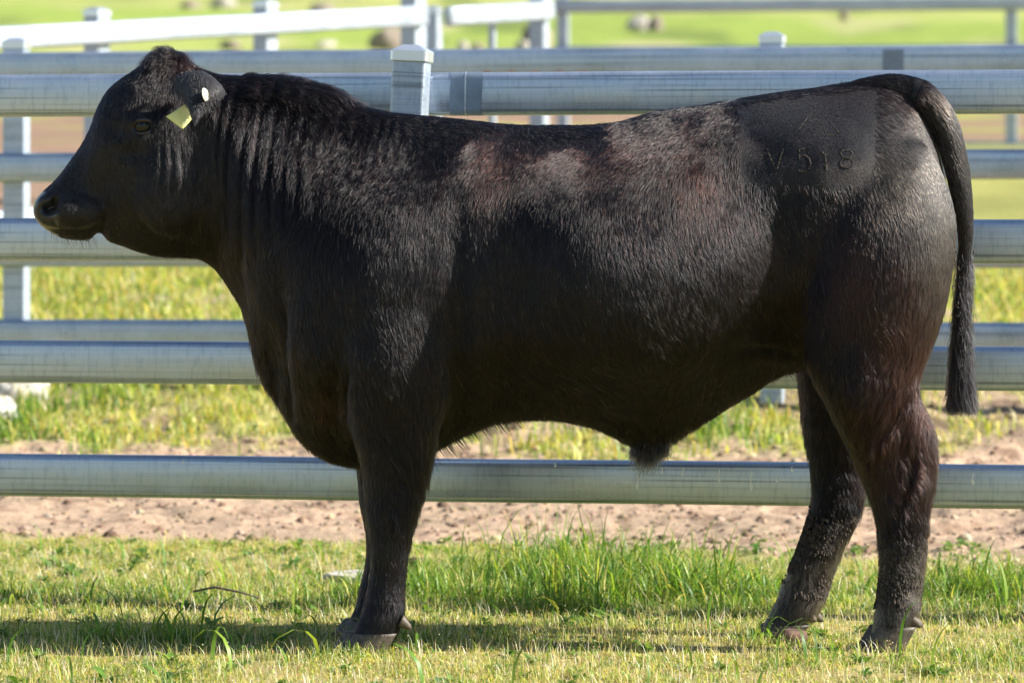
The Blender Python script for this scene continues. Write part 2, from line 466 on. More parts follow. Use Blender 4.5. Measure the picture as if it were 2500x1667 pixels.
hr = [(545, 8, 70, 40, 'small brown rock near the top left edge of the hillside'), (465, 4, 50, 26, 'tiny pale rock at the top edge left of centre'),
      (785, 8, 75, 44, 'rock at the top edge above the middle fence post'), (795, 96, 62, 42, 'grey rock below the sloping rail, right of the second post'),
      (560, 98, 60, 30, 'low dim rock below the sloping rail, left of the second post'), (960, 88, 120, 92, 'largest brown boulder, left of the tall fence post'),
      (1130, 98, 34, 34, 'small round pale stone under the short rail, left one'), (1165, 108, 44, 26, 'small round pale stone under the short rail, right one'),
      (1310, 86, 84, 92, 'tall pale boulder against the corner post'), (1560, 50, 66, 46, 'dark boulder beside a pale rock under the far rail'),
      (1602, 52, 46, 50, 'pale rock touching the dark boulder under the far rail'), (2060, 40, 30, 28, 'lone small stone on the hillside at upper right'),
      (1280, 112, 50, 34, 'low rock left of the tall pale boulder')]
for i, (px, py, w, h, lab) in enumerate(hr):
    # find the distance at which the sight line meets the hillside
    yy = np.linspace(35, 200, 2000); s = (CAM_D + yy) / CAM_D
    zz = CAM_H + (475 - (py + h * .35)) / 1000 * s
    tz = terr0(yy)
    k = int(np.argmin(np.abs(zz - tz))); yv = yy[k]; s = (CAM_D + yv) / CAM_D
    xv = (px - 1250) / 1000 * s
    rock('hill_rock', (xv, yv, float(terr(xv, yv)) + h / 1000 * s * .25), (w / 1000 * s * .85, w / 1000 * s * .85, h / 1000 * s * 1.0), M_farrock if i % 3 else M_rock, lab, 20 + i, 'rocks on the hillside', sub=3)
# dung clods and twigs
for i, (px, py, w, lab) in enumerate(((1018, 1385, .05, 'brown dung clod behind the near foreleg'), (1935, 1572, .055, 'dark dung clod beside the far hind hoof'), (822, 1562, .028, 'small dung clod in front of the fore hooves'),
                                     (1445, 1064, .045, 'red-brown clod on the dirt beyond the bottom rail, under the belly'))):
    yv = 11000 / (py - 475) - 10 if py > 1100 else 5.1
    x = (px - 1250) / 1000 * (10 + yv) / 10
    rock('dung_clod', (x, yv, float(terr(x, yv)) + w * .25), (w * 1.3, w, w * .8), M_dung, lab, 40 + i, 'dung clods', sub=3)
def tube(name, pts, rad, mat, parent=None, seg=6):
    V = []; F = []; n = len(pts)
    for i, p in enumerate(pts):
        p = Vector(p); a = Vector(pts[max(0, i - 1)]); b = Vector(pts[min(n - 1, i + 1)])
        d = (b - a).normalized(); u = d.cross(Vector((0, 1, .1))).normalized(); w = d.cross(u)
        r = rad[i] if hasattr(rad, '__len__') else rad
        for k in range(seg):
            t = 2 * math.pi * k / seg; V.append(p + u * (math.cos(t) * r) + w * (math.sin(t) * r))
    for i in range(n - 1):
        for k in range(seg): F.append((i * seg + k, i * seg + (k + 1) % seg, (i + 1) * seg + (k + 1) % seg, (i + 1) * seg + k))
    F.append(tuple(range(seg))[::-1]); F.append(tuple((n - 1) * seg + k for k in range(seg)))
    return mesh_obj(name, V, F, mat, parent)
def twig(pts, r, lab):
    o = tube('twig', pts, r, M_twig); tag(o, lab, 'twig', 'fallen twigs')
twig([(.60, 1.95, .0), (.615, 1.95, .03), (.618, 1.96, .06), (.635, 1.95, .088)], [.004, .0035, .003, .002], 'short dark twig standing upright in the grass left of the far hind leg')
twig([(-.86, 1.05, .03), (-.80, 1.02, .045), (-.73, 1.03, .03), (-.68, 1.0, .018)], [.003, .0035, .003, .002], 'thin grey twig lying in the grass left of the front legs')

# ------------------------------------------------------------------ grass
def blades(name, bx, by, h, w, az, lean, cols, curl=.5, nseg=3):
    n = len(bx); bz = terr(bx, by) - .004
    dirx, diry = np.cos(az), np.sin(az)
    fx, fy = -np.sin(az + rng.normal(0, .6, n)), np.cos(az + rng.normal(0, .6, n))
    V = []; C = []
    for i in range(nseg + 1):
        u = i / nseg
        a = lean * (u ** (1 + curl))
        out = h * u * np.sin(a); up = h * u * np.cos(a)
        ww = w * (1 - u ** 1.7) / 2 * (.8 + .6 * min(u * 3, 1))
        cx, cy, cz = bx + dirx * out, by + diry * out, bz + up
        if i < nseg:
            V.append(np.stack([cx - fx * ww, cy - fy * ww, cz], 1)); V.append(np.stack([cx + fx * ww, cy + fy * ww, cz], 1))
        else: V.append(np.stack([cx, cy, cz], 1))
    nv = 2 * nseg + 1
    VV = np.stack(V, 1).reshape(-1, 3)
    CC = np.repeat(cols, nv, 0)
    base = np.arange(n)[:, None] * nv
    loc = []; st = []; c = 0
    for i in range(nseg - 1):
        loc += [2 * i, 2 * i + 1, 2 * i + 3, 2 * i + 2]; st.append(c); c += 4
    loc += [2 * nseg - 2, 2 * nseg - 1, 2 * nseg]; st.append(c); c += 3
    loops = (base + np.array(loc)[None]).ravel(); starts = (np.arange(n)[:, None] * c + np.array(st)[None]).ravel()
    o = fast_mesh(name, VV, loops, starts, M_grass, col=CC)
    return o
def colmix(n, stops, weights, jit=.12):
    c = np.array(stops)[rng.choice(len(stops), n, p=np.array(weights) / sum(weights))]
    return np.clip(c * (1 + rng.normal(0, jit, (n, 1))) * (1 + rng.normal(0, jit * .5, (n, 3))), .004, .9)
GREEN = [(.10, .21, .035), (.16, .29, .045), (.29, .40, .06), (.48, .50, .11), (.62, .56, .22), (.70, .63, .38)]
def lushness(x, y):
    """1 where grass is rank and tall"""
    n = noise2(x, y, .22, 31)
    l = np.zeros(np.broadcast(x, y).shape)
    def blob(cx, cy, rx, ry, a): return a * np.exp(-(((x - cx) / rx) ** 2 + ((y - cy) / ry) ** 2) ** 1.6)
    l = l + blob(.17, 1.35, .50, .62, 1.0) + blob(-.18, 1.15, .25, .35, .45) + blob(.62, 1.25, .30, .40, .55)
    l = l + blob(1.28, 1.15, .32, .42, .75) + blob(-1.05, .12, .42, .16, .60) + blob(-.85, 1.2, .6, .40, .30)
    l = l + blob(.95, -.42, .30, .14, .45) + blob(-1.3, -.5, .2, .2, .2)
    l = l + .10 * np.exp(-((y - 1.15) / .42) ** 2)
    for hx_, hy_ in ((-.36, -.22), (.90, -.22), (.66, .05), (-.33, .06)): l = l + blob(hx_, hy_, .13, .08, .38)
    l = l * np.clip(.80 + 1.0 * n + .7 * noise2(x, y, .55, 32), .15, 1.25)
    return np.clip(l + .10 * n, 0, 1)
# short lawn
def scatter(n, x0, x1, y0, y1, fn):
    xx = rng.uniform(x0, x1, n); yy = rng.uniform(y0, y1, n)
    k = rng.random(n) < fn(xx, yy)
    return xx[k], yy[k]
bx, by = scatter(560000, -2.25, 2.25, -1.9, 3.3, lambda x, y: np.clip((edge_y(x) + .05 - y) * 5, 0, 1) * (1 - .75 * sm(.15, .5, noise2(x, y, .07, 33) + .4 * noise2(x, y, .3, 34)) * (.5 + .5 * sm(1.2, 2.2, y))))
n = len(bx); Lq = lushness(bx, by)
pn = noise2(bx, by, .07, 44) + .6 * noise2(bx, by, .25, 45)
h = rng.gamma(3, .0048, n) * (1 + 2.2 * Lq) * np.clip(.85 + 1.1 * pn, .3, 2.4) + .005
cy1 = colmix(n, GREEN, [.5, 1.3, 2.2, 3.4, 2.6, 2.2], .2); cy2 = colmix(n, GREEN, [3, 3, 1.6, .6, .25, .15])
g = np.clip(Lq * 1.5 + .55 * sm(.0, .5, noise2(bx, by, .09, 35)) + .3 * sm(.1, .5, noise2(bx, by, .4, 36)), 0, 1); pick = rng.random(n) < g
cols = np.where(pick[:, None], cy2, cy1)
lawn = blades('lawn_grass', bx, by, h, rng.uniform(.0012, .0030, n), rng.uniform(0, 6.283, n), rng.uniform(.3, 2.5, n), cols)
tag(lawn, kind='stuff')
# rank tall grass
bx, by = scatter(110000, -2.2, 2.2, -1.2, 2.5, lambda x, y: lushness(x, y) ** 2.2 * .75)
n = len(bx); Lq = lushness(bx, by)
h = (.035 + .12 * rng.random(n) ** 1.6 * Lq + .045 * Lq * (rng.random(n) < .5)) * (1 + .40 * np.exp(-((bx - .12) / .33) ** 2)) * (1 + .35 * noise2(bx, by, .12, 48))
tall = blades('tall_grass', bx, by, h, rng.uniform(.0022, .0052, n), rng.uniform(0, 6.283, n), rng.uniform(.15, 1.7, n), colmix(n, GREEN, [3.2, 3.5, 2.4, .9, .35, .25]), curl=.9, nseg=4)
tag(tall, kind='stuff')
# long single blades standing out
bx, by = scatter(1500, -1.5, 1.5, -1.0, 2.6, lambda x, y: .08 + .5 * lushness(x, y))
n = len(bx)
lb = blades('long_grass', bx, by, rng.uniform(.08, .19, n), rng.uniform(.004, .008, n), rng.uniform(0, 6.283, n), rng.uniform(.3, 1.6, n), colmix(n, GREEN, [3, 4, 2, .6, .2, .2]), curl=.8, nseg=6)
tag(lb, kind='stuff')
# dry stalks with seed heads
bx, by = scatter(26000, -1.6, 1.6, -1.6, 2.4, lambda x, y: .9 + 0 * x)
n = len(bx)
st = blades('dry_stalks', bx, by, rng.uniform(.015, .06, n), np.full(n, .0018), rng.uniform(0, 6.283, n), rng.uniform(.05, .9, n), colmix(n, [(.62, .56, .34), (.50, .40, .25), (.48, .50, .18), (.75, .70, .58)], [1, 1, 1, 1]), nseg=3)
tag(st, kind='stuff')
# broad leaved weeds
def leaves(name, bx, by, ln, w, az, el, cols, z0):
    n = len(bx); dx, dy = np.cos(az), np.sin(az); nseg = 5; V = []
    bz = terr(bx, by) + z0
    for i in range(nseg + 1):
        u = i / nseg; a = el - 1.0 * u * u
        out = ln * u * np.cos(el * .8); up = ln * (u * np.sin(el) - .45 * u * u)
        ww = w * math.sin(math.pi * min(1, .08 + u * .92)) ** .8 / 2
        cx, cy, cz = bx + dx * out, by + dy * out, bz + up
        V.append(np.stack([cx + dy * ww, cy - dx * ww, cz + ww * .35], 1)); V.append(np.stack([cx, cy, cz], 1)); V.append(np.stack([cx - dy * ww, cy + dx * ww, cz + ww * .35], 1))
    nv = 3 * (nseg + 1); VV = np.stack(V, 1).reshape(-1, 3); loc = []
    for i in range(nseg):
        a = 3 * i; loc += [a, a + 1, a + 4, a + 3, a + 1, a + 2, a + 5, a + 4]
    nl = len(loc); loops = (np.arange(n)[:, None] * nv + np.array(loc)[None]).ravel(); starts = np.arange(n * nseg * 2) * 4
    return fast_mesh(name, VV, loops, starts, M_grass, col=np.repeat(cols, nv, 0))
wx, wy = scatter(1100, -1.6, 1.6, -1.5, 2.9, lambda x, y: .55 + .4 * sm(1.8, 2.6, y))
rep = 9; n = len(wx) * rep
sz = np.repeat(rng.gamma(5, .14, len(wx)), rep)
wl = leaves('broadleaf_weeds', np.repeat(wx, rep) + rng.normal(0, .008, n), np.repeat(wy, rep) + rng.normal(0, .008, n), rng.uniform(.025, .055, n) * sz, rng.uniform(.009, .018, n) * sz, rng.uniform(0, 6.28, n), rng.uniform(.3, 1.3, n),
            colmix(n, [(.09, .20, .035), (.14, .27, .05), (.17, .27, .10), (.26, .36, .10)], [2, 2, 1, 1]), .004)
tag(wl, kind='stuff')
# tiny pale flowers and seed specks
sx_, sy_ = scatter(5200, -1.6, 1.6, -1.6, 2.6, lambda x, y: .35 + .5 * sm(0, .5, noise2(x, y, .3, 47)))
ns_ = len(sx_); oc = np.array([(1, 0, 0), (-1, 0, 0), (0, 1, 0), (0, -1, 0), (0, 0, 1), (0, 0, -1)], float)
f8 = [(0, 2, 4), (2, 1, 4), (1, 3, 4), (3, 0, 4), (2, 0, 5), (1, 2, 5), (3, 1, 5), (0, 3, 5)]
VV = oc[None] * rng.uniform(.0010, .0026, ns_)[:, None, None]; VV[..., 0] += sx_[:, None]; VV[..., 1] += sy_[:, None]; VV[..., 2] += (terr(sx_, sy_) + rng.uniform(.008, .045, ns_))[:, None]
sp_ = fast_mesh('seed_heads', VV.reshape(-1, 3), (np.arange(ns_)[:, None] * 6 + np.array(f8).ravel()[None]).ravel(), np.arange(ns_ * 8) * 3, M_grass, col=np.repeat(colmix(ns_, [(.75, .72, .62), (.60, .45, .30), (.80, .78, .74), (.45, .40, .15)], [3, 2, 1, 2]), 6, 0))
tag(sp_, kind='stuff')
# blurred pasture beyond the track
bx, by = scatter(130000, -4.0, 4.0, 4.3, 9.6, lambda x, y: sm(4.55, 4.95, y + .35 * noise2(x, y, .5, 21) + .15 * noise2(x, y, .12, 22)) * (.08 + .92 * sm(-.35, .1, noise2(x, y, .5, 21) + .5 * noise2(x, y, .12, 22) + .25 * sm(5.6, 7, y))) * (1 - .85 * sm(.1, .4, noise2(x, y * .5, .16, 37) - .6 * sm(5.6, 6.6, y))))
n = len(bx); k = sm(-.2, .5, noise2(bx, by, .3, 41)) * (1 - .8 * sm(5.4, 6.4, by))
c1 = colmix(n, GREEN + [(.55, .42, .10)], [.5, 1.0, 2.0, 3.4, 2.2, 1.4, 1.0]); c2 = colmix(n, GREEN, [3, 3, 1.5, .5, .2, .1])
pas = blades('pasture_grass', bx, by, rng.gamma(4, .011, n) * (1 + .8 * k) + .012, rng.uniform(.004, .009, n), rng.uniform(0, 6.28, n), rng.uniform(.1, 1.4, n), np.where((rng.random(n) < k)[:, None], c2, c1), nseg=2)
tag(pas, kind='stuff')
# soil crumbs on the track
nc = 5200
cx = rng.uniform(-2.1, 2.1, nc); cyy = rng.uniform(2.2, 5.6, nc); kk = cyy > edge_y(cx) - .05; cx, cyy = cx[kk], cyy[kk]; nc = len(cx)
oct_ = np.array([(1, 0, 0), (-1, 0, 0), (0, 1, 0), (0, -1, 0), (0, 0, 1), (0, 0, -1), (.6, .6, .5), (-.6, .6, .5), (-.6, -.6, .5), (.6, -.6, .5)], float)
fc = [(0, 6, 4), (6, 2, 4), (2, 7, 4), (7, 1, 4), (1, 8, 4), (8, 3, 4), (3, 9, 4), (9, 0, 4), (0, 2, 6), (2, 1, 7), (1, 3, 8), (3, 0, 9)]
s = rng.gamma(1.6, .0026, nc)[:, None, None] + .0015
VV = oct_[None] * s * rng.uniform(.6, 1.35, (nc, 10, 3)); VV[..., 0] *= 1.3; VV[..., 0] += cx[:, None]; VV[..., 1] += cyy[:, None]; VV[..., 2] += terr(cx, cyy)[:, None] + .001
loops = (np.arange(nc)[:, None] * 10 + np.array(fc).ravel()[None]).ravel()
cr = fast_mesh('soil_crumbs', VV.reshape(-1, 3), loops, np.arange(nc * len(fc)) * 3, M_ground, smooth=False, col=np.repeat(colmix(nc, [(.41, .30, .21), (.22, .15, .105), (.47, .37, .27)], [2, 2, .6]), 10, 0))
tag(cr, kind='stuff')

# ================================================================== THE BULL
# torso + neck + head: one loft along x.  dx, top dy, bottom dy, half widths (m) at t=0,.15,.3,.5,.7,.85,1
ST = [
 (79, 466, 496, .030, .034, .036, .036, .034, .030, .026),
 (86, 452, 510, .042, .048, .050, .051, .050, .046, .036),
 (97, 441, 522, .044, .054, .058, .060, .060, .054, .040),
 (115, 425, 534, .044, .058, .065, .068, .067, .056, .040),
 (135, 404, 545, .042, .058, .068, .070, .064, .052, .038),
 (160, 370, 551, .040, .056, .070, .071, .060, .052, .040),
 (188, 330, 553, .038, .055, .070, .072, .062, .054, .044),
 (208, 292, 553, .036, .054, .070, .077, .070, .060, .050),
 (224, 248, 532, .036, .054, .068, .079, .080, .072, .058),
 (250, 204, 556, .040, .058, .076, .090, .102, .088, .064),
 (280, 180, 566, .044, .070, .095, .106, .113, .098, .066),
 (320, 156, 580, .048, .080, .106, .115, .119, .106, .064),
 (355, 126, 588, .052, .088, .112, .118, .112, .090, .050),
 (385, 112, 590, .056, .098, .122, .124, .108, .080, .045),
 (415, 120, 590, .060, .100, .124, .125, .110, .082, .048),
 (440, 148, 590, .064, .100, .120, .122, .112, .096, .056),
 (480, 166, 606, .064, .098, .113, .117, .114, .106, .062),
 (520, 176, 650, .058, .098, .126, .132, .126, .112, .064),
 (560, 180, 722, .045, .090, .140, .160, .148, .116, .064),
 (600, 183, 872, .036, .080, .150, .182, .165, .122, .064),
 (640, 187, 930, .050, .110, .186, .205, .182, .130, .066),
 (690, 196, 1010, .075, .150, .225, .232, .205, .140, .070),
 (740, 208, 1052, .100, .185, .255, .258, .225, .150, .074),
 (800, 232, 1072, .120, .215, .275, .282, .245, .165, .078),
 (860, 254, 1076, .140, .235, .290, .302, .266, .180, .085),
 (940, 262, 1052, .150, .240, .290, .306, .276, .195, .095),
 (1040, 272, 1008, .140, .230, .280, .294, .274, .215, .110),
 (1150, 284, 968, .120, .215, .290, .308, .292, .232, .120),
 (1250, 288, 960, .115, .220, .310, .332, .310, .245, .125),
 (1350, 287, 976, .090, .215, .330, .358, .326, .258, .130),
 (1430, 278, 1008, .050, .190, .325, .358, .324, .262, .138),
 (1480, 264, 1028, .036, .165, .322, .360, .320, .264, .145),
 (1530, 253, 1018, .038, .165, .312, .348, .314, .262, .150),
 (1600, 244, 985, .050, .175, .305, .335, .300, .258, .152),
 (1700, 226, 922, .080, .185, .270, .298, .272, .245, .150),
 (1800, 210, 858, .100, .175, .235, .262, .262, .245, .135),
 (1880, 200, 838, .090, .150, .215, .262, .268, .228, .115),
 (1950, 188, 830, .080, .150, .225, .262, .262, .205, .090),
 (2020, 178, 820, .070, .140, .210, .245, .238, .175, .070),
 (2080, 196, 800, .060, .120, .190, .220, .205, .140, .060),
 (2120, 250, 760, .050, .100, .160, .185, .165, .110, .050),
 (2150, 320, 700, .040, .080, .120, .140, .120, .080, .040),
 (2168, 400, 620, .030, .050, .070, .080, .070, .050, .030),
]
ST = np.array(ST, float)
def smooth_interp(xq, xp, fp):
    # monotone-ish cubic (Catmull-Rom on non uniform knots, limited)
    xp = np.asarray(xp); fp = np.asarray(fp); d = np.diff(fp) / np.diff(xp)
    m = np.zeros(len(xp)); m[0], m[-1] = d[0], d[-1]
    for i in range(1, len(xp) - 1):
        m[i] = 0 if d[i - 1] * d[i] <= 0 else 2 * d[i - 1] * d[i] / (d[i - 1] + d[i])
    i = np.clip(np.searchsorted(xp, xq) - 1, 0, len(xp) - 2)
    hh = xp[i + 1] - xp[i]; t = (xq - xp[i]) / hh
    return (2*t**3-3*t**2+1)*fp[i] + (t**3-2*t**2+t)*hh*m[i] + (-2*t**3+3*t**2)*fp[i+1] + (t**3-t**2)*hh*m[i+1]
def loft_closed(rings):
    V = []; F = []; n = len(rings[0])
    for r in rings: V += [tuple(p) for p in r]
    for i in range(len(rings) - 1):
        for k in range(n): F.append((i*n+k, i*n+(k+1) % n, (i+1)*n+(k+1) % n, (i+1)*n+k))
    c0 = len(V); V.append(tuple(np.mean(rings[0], 0))); c1 = len(V); V.append(tuple(np.mean(rings[-1], 0)))
    for k in range(n):
        F.append((c0, (k+1) % n, k)); F.append((c1, (len(rings)-1)*n+k, (len(rings)-1)*n+(k+1) % n))
    return V, F
TT = np.array([0, .15, .3, .5, .7, .85, 1.0])
xq = np.concatenate([np.linspace(79, 480, 60), np.linspace(490, 2185, 120)])
top = smooth_interp(xq, ST[:, 0], ST[:, 1]); bot = smooth_interp(xq, ST[:, 0], ST[:, 2])
W = np.stack([smooth_interp(xq, ST[:, 0], ST[:, 3 + k]) for k in range(7)], 1)
NR = 56
ang = np.linspace(-math.pi / 2, 1.5 * math.pi, NR, endpoint=False)
rings = []
for i in range(len(xq)):
    t = (1 + np.sin(ang)) / 2
    w = smooth_interp(t, TT, W[i]) * np.maximum(0, 1 - np.abs(2 * t - 1) ** 4.0) ** .5
    y = w * np.where(np.cos(ang) >= 0, 1, -1)
    z = np.array([Z(bot[i])]) + (Z(top[i]) - Z(bot[i])) * t
    rings.append(np.stack([np.full(NR, X(xq[i])), y, z], 1))
parts = [loft_closed(rings)]

# legs: dy, x front, x back, y centre, half width
def leg(rows, n=28, e=2.4):
    rows = np.array(rows, float); q = np.linspace(rows[0, 0], rows[-1, 0], 60)
    cols = [smooth_interp(q, rows[:, 0], rows[:, k]) for k in range(1, 5)]
    rr = []
    for i in range(len(q)):
        xf, xb, yc, hw = (c[i] for c in cols)
        th = np.linspace(0, 2 * math.pi, n, endpoint=False)
        c, s_ = np.cos(th), np.sin(th)
        cc = np.sign(c) * np.abs(c) ** (2 / e); ss = np.sign(s_) * np.abs(s_) ** (2 / e)
        y = yc + hw * ss
        s = (CAM_D + yc) / CAM_D
        xm, xr = (X(xf) + X(xb)) / 2, (X(xb) - X(xf)) / 2
        rr.append(np.stack([(xm + xr * cc) * s, y, np.full(n, CAM_H + (Z(q[i]) - CAM_H) * s)], 1))
    return loft_closed(rr)
HN = [(330, 1900, 2128, -.12, .09), (380, 1890, 2156, -.135, .11), (450, 1870, 2184, -.145, .128), (520, 1850, 2196, -.15, .140), (600, 1845, 2190, -.155, .143), (700, 1845, 2172, -.158, .135),
      (800, 1850, 2136, -.162, .118), (850, 1862, 2112, -.165, .108), (900, 1888, 2104, -.168, .096), (950, 1914, 2122, -.168, .080), (1000, 1942, 2138, -.168, .066),
      (1050, 1968, 2144, -.166, .058), (1100, 1988, 2140, -.164, .054), (1150, 2006, 2132, -.162, .051), (1200, 2018, 2126, -.160, .046), (1250, 2024, 2122, -.158, .041),
      (1300, 2026, 2118, -.158, .039), (1350, 2022, 2112, -.158, .042), (1390, 2016, 2112, -.158, .050), (1420, 2010, 2106, -.158, .051), (1448, 2004, 2090, -.158, .050), (1458, 2006, 2084, -.158, .044)]
HF = [(420, 1860, 2080, .14, .12), (520, 1840, 2090, .15, .135), (700, 1835, 2060, .158, .125), (800, 1832, 2030, .162, .112), (880, 1838, 2010, .165, .098), (960, 1846, 1995, .168, .080),
      (1020, 1856, 1988, .168, .066), (1080, 1868, 1984, .166, .058), (1130, 1870, 1980, .164, .054), (1180, 1862, 1970, .162, .050), (1230, 1848, 1948, .160, .044), (1280, 1828, 1926, .158, .040),
      (1330, 1806, 1908, .158, .040), (1370, 1788, 1894, .158, .046), (1405, 1772, 1880, .158, .050), (1430, 1756, 1862, .158, .050), (1446, 1748, 1846, .158, .048), (1454, 1752, 1840, .158, .042)]
FN = [(640, 800, 1020, -.19, .09), (720, 780, 1046, -.205, .105), (800, 778, 1044, -.208, .105), (880, 788, 1034, -.203, .098), (960, 804, 1010, -.195, .088), (1040, 824, 992, -.186, .074),
      (1100, 834, 978, -.180, .064), (1160, 838, 960, -.176, .057), (1200, 842, 946, -.174, .055), (1250, 850, 938, -.172, .050), (1300, 850, 935, -.170, .042), (1360, 842, 931, -.168, .041),
      (1395, 834, 931, -.168, .048), (1425, 824, 926, -.168, .051), (1450, 812, 914, -.168, .051), (1468, 802, 908, -.168, .050), (1476, 806, 902, -.168, .044)]
FF = [(700, 790, 1010, .19, .09), (800, 790, 1010, .20, .10), (900, 796, 985, .195, .09), (1000, 810, 965, .185, .078), (1080, 820, 950, .178, .064), (1150, 826, 930, .174, .056),
      (1200, 836, 918, .172, .054), (1250, 842, 912, .170, .048), (1300, 838, 906, .168, .041), (1350, 826, 896, .166, .041), (1390, 818, 894, .166, .047), (1415, 808, 886, .166, .050), (1436, 796, 872, .166, .048), (1443, 800, 866, .166, .042)]
for L_ in (HN, HF, FN, FF): parts.append(leg(L_))
# tail dock (round section swept)
def sweep_tube(pts, rad, seg=18, sq=1.0):
    rr = []; pts = [Vector(p) for p in pts]
    for i, p in enumerate(pts):
        d = (pts[min(len(pts)-1, i+1)] - pts[max(0, i-1)]).normalized(); u = Vector((0, 1, 0)); w = d.cross(u).normalized()
        r = rad[i]
        rr.append(np.array([p + u*(math.cos(a)*r*sq) + w*(math.sin(a)*r) for a in np.linspace(0, 2*math.pi, seg, endpoint=False)]))
    return loft_closed(rr)
TAILC = np.array([(1930, 222, 24), (1985, 212, 31), (2045, 206, 35), (2098, 216, 36), (2140, 250, 35), (2170, 300, 32), (2187, 355, 29), (2200, 415, 26), (2209, 475, 22), (2214, 535, 17), (2213, 600, 12), (2207, 660, 10), (2204, 720, 9.5), (2203, 790, 9), (2205, 860, 10), (2206, 900, 7)], float)
tq = np.linspace(0, len(TAILC) - 1, 60)
tc = np.stack([smooth_interp(tq, np.arange(len(TAILC)), TAILC[:, k]) for k in range(3)], 1)
tailVF = sweep_tube([(X(a), -.012 if q_ < .2 else -.03, Z(b)) for (a, b, r), q_ in zip(tc, np.linspace(0, 1, len(tc)))], [r * K / 1000 for a, b, r in tc], 22)
# sheath point, poll bump
def ball(c, r):
    bm = bmesh.new(); bmesh.ops.create_icosphere(bm, subdivisions=3, radius=1)
    V = [(v.co.x*r[0]+c[0], v.co.y*r[1]+c[1], v.co.z*r[2]+c[2]) for v in bm.verts]; F = [tuple(v.index for v in f.verts) for f in bm.faces]; bm.free(); return V, F
parts.append(ball((X(1488), 0, Z(1000)), (.036, .024, .034)))
for sy in (-1, 1):
    parts.append(ball((X(920), sy*.228, Z(600)), (.10, .062, .17)))        # shoulder muscle
    parts.append(ball((X(322), sy*.092, Z(290)), (.042, .034, .036)))      # orbit
    parts.append(ball((X(392), sy*.094, Z(430)), (.085, .043, .12)))       # cheek muscle
    parts.append(ball((X(182), sy*.056, Z(485)), (.068, .046, .046)))      # upper lip
    parts.append(ball((X(116), sy*.050, Z(470)), (.030, .020, .030)))      # nostril flare

V = []; F = []
for v, f in parts:
    o_ = len(V); V += v; F += [tuple(i + o_ for i in t) for t in f]
raw = mesh_obj('bull_raw', V, F, None)
bm = bmesh.new(); bm.from_mesh(raw.data); bmesh.ops.recalc_face_normals(bm, faces=bm.faces); bm.to_mesh(raw.data); bm.free()
md = raw.modifiers.new('r', 'REMESH'); md.mode = 'VOXEL'; md.voxel_size = .0062; md.use_smooth_shade = True
dg = bpy.context.evaluated_depsgraph_get()
ev = raw.evaluated_get(dg); me = bpy.data.meshes.new_from_object(ev, depsgraph=dg)
bpy.data.objects.remove(raw, do_unlink=True)
nv = len(me.vertices); co = np.empty(nv * 3, np.float64); me.vertices.foreach_get('co', co); co = co.reshape(-1, 3)
ed = np.empty(len(me.edges) * 2, np.int32); me.edges.foreach_get('vertices', ed); ed = ed.reshape(-1, 2)
deg = np.bincount(ed.ravel(), minlength=nv).astype(float)
def lap(c):
    s = np.stack([np.bincount(ed[:, 0], c[ed[:, 1], k], nv) + np.bincount(ed[:, 1], c[ed[:, 0], k], nv) for k in range(3)], 1)
    return s / deg[:, None]
def dxy(co):
    s = CAM_D / (CAM_D - np.abs(co[:, 1]))
    return ((co[:, 0] * s * 1000 + 1250) / K, (475 + (CAM_H - co[:, 2]) * s * 1000) / K)
dx, dy = dxy(co)
body_w = sm(500, 620, dx)             # smooth the body more than the head
for it in range(34):
    l = lap(co); wgt = (.5 * (np.clip(body_w, .0, 1) if it > 9 else 1))
    co = co + (l - co) * (wgt[:, None] if hasattr(wgt, '__len__') else wgt)
me.vertices.foreach_set('co', co.ravel()); me.update()
nrm = np.empty(nv * 3); me.vertices.foreach_get('normal', nrm); nrm = nrm.reshape(-1, 3)
dx, dy = dxy(co)
side = sm(.25, .7, np.abs(nrm[:, 1]))
def g2(cx, cy, rx, ry): return np.exp(-(((dx - cx) / rx) ** 2 + ((dy - cy) / ry) ** 2))
disp = np.zeros(nv)
for (cx, cy, rx, ry, a) in [
    (850, 560, 120, 170, .024), (1400, 620, 140, 200, .016), (1180, 640, 70, 220, -.012), (1052, 760, 26, 210, -.020), (1690, 420, 80, 90, -.020), (1760, 560, 60, 180, -.012),
    (640, 760, 26, 130, -.022), (770, 900, 26, 90, -.020), (1150, 620, 60, 260, -.008),
    (880, 760, 80, 120, .010), (1880, 700, 60, 110, .014), (2040, 620, 90, 170, .012), (1800, 640, 40, 160, -.012),
    (1960, 900, 60, 90, .008), (2075, 1000, 20, 90, -.010), (2110, 1110, 20, 30, .006), (900, 880, 60, 80, .010),
    (262, 300, 34, 26, -.010), (300, 350, 40, 16, -.007), (430, 250, 22, 90, -.008), (250, 420, 60, 30, -.006),
    (500, 520, 22, 90, -.010), (350, 250, 36, 20, -.006), (1200, 480, 260, 120, .006)]:
    disp += a * g2(cx, cy, rx, ry)
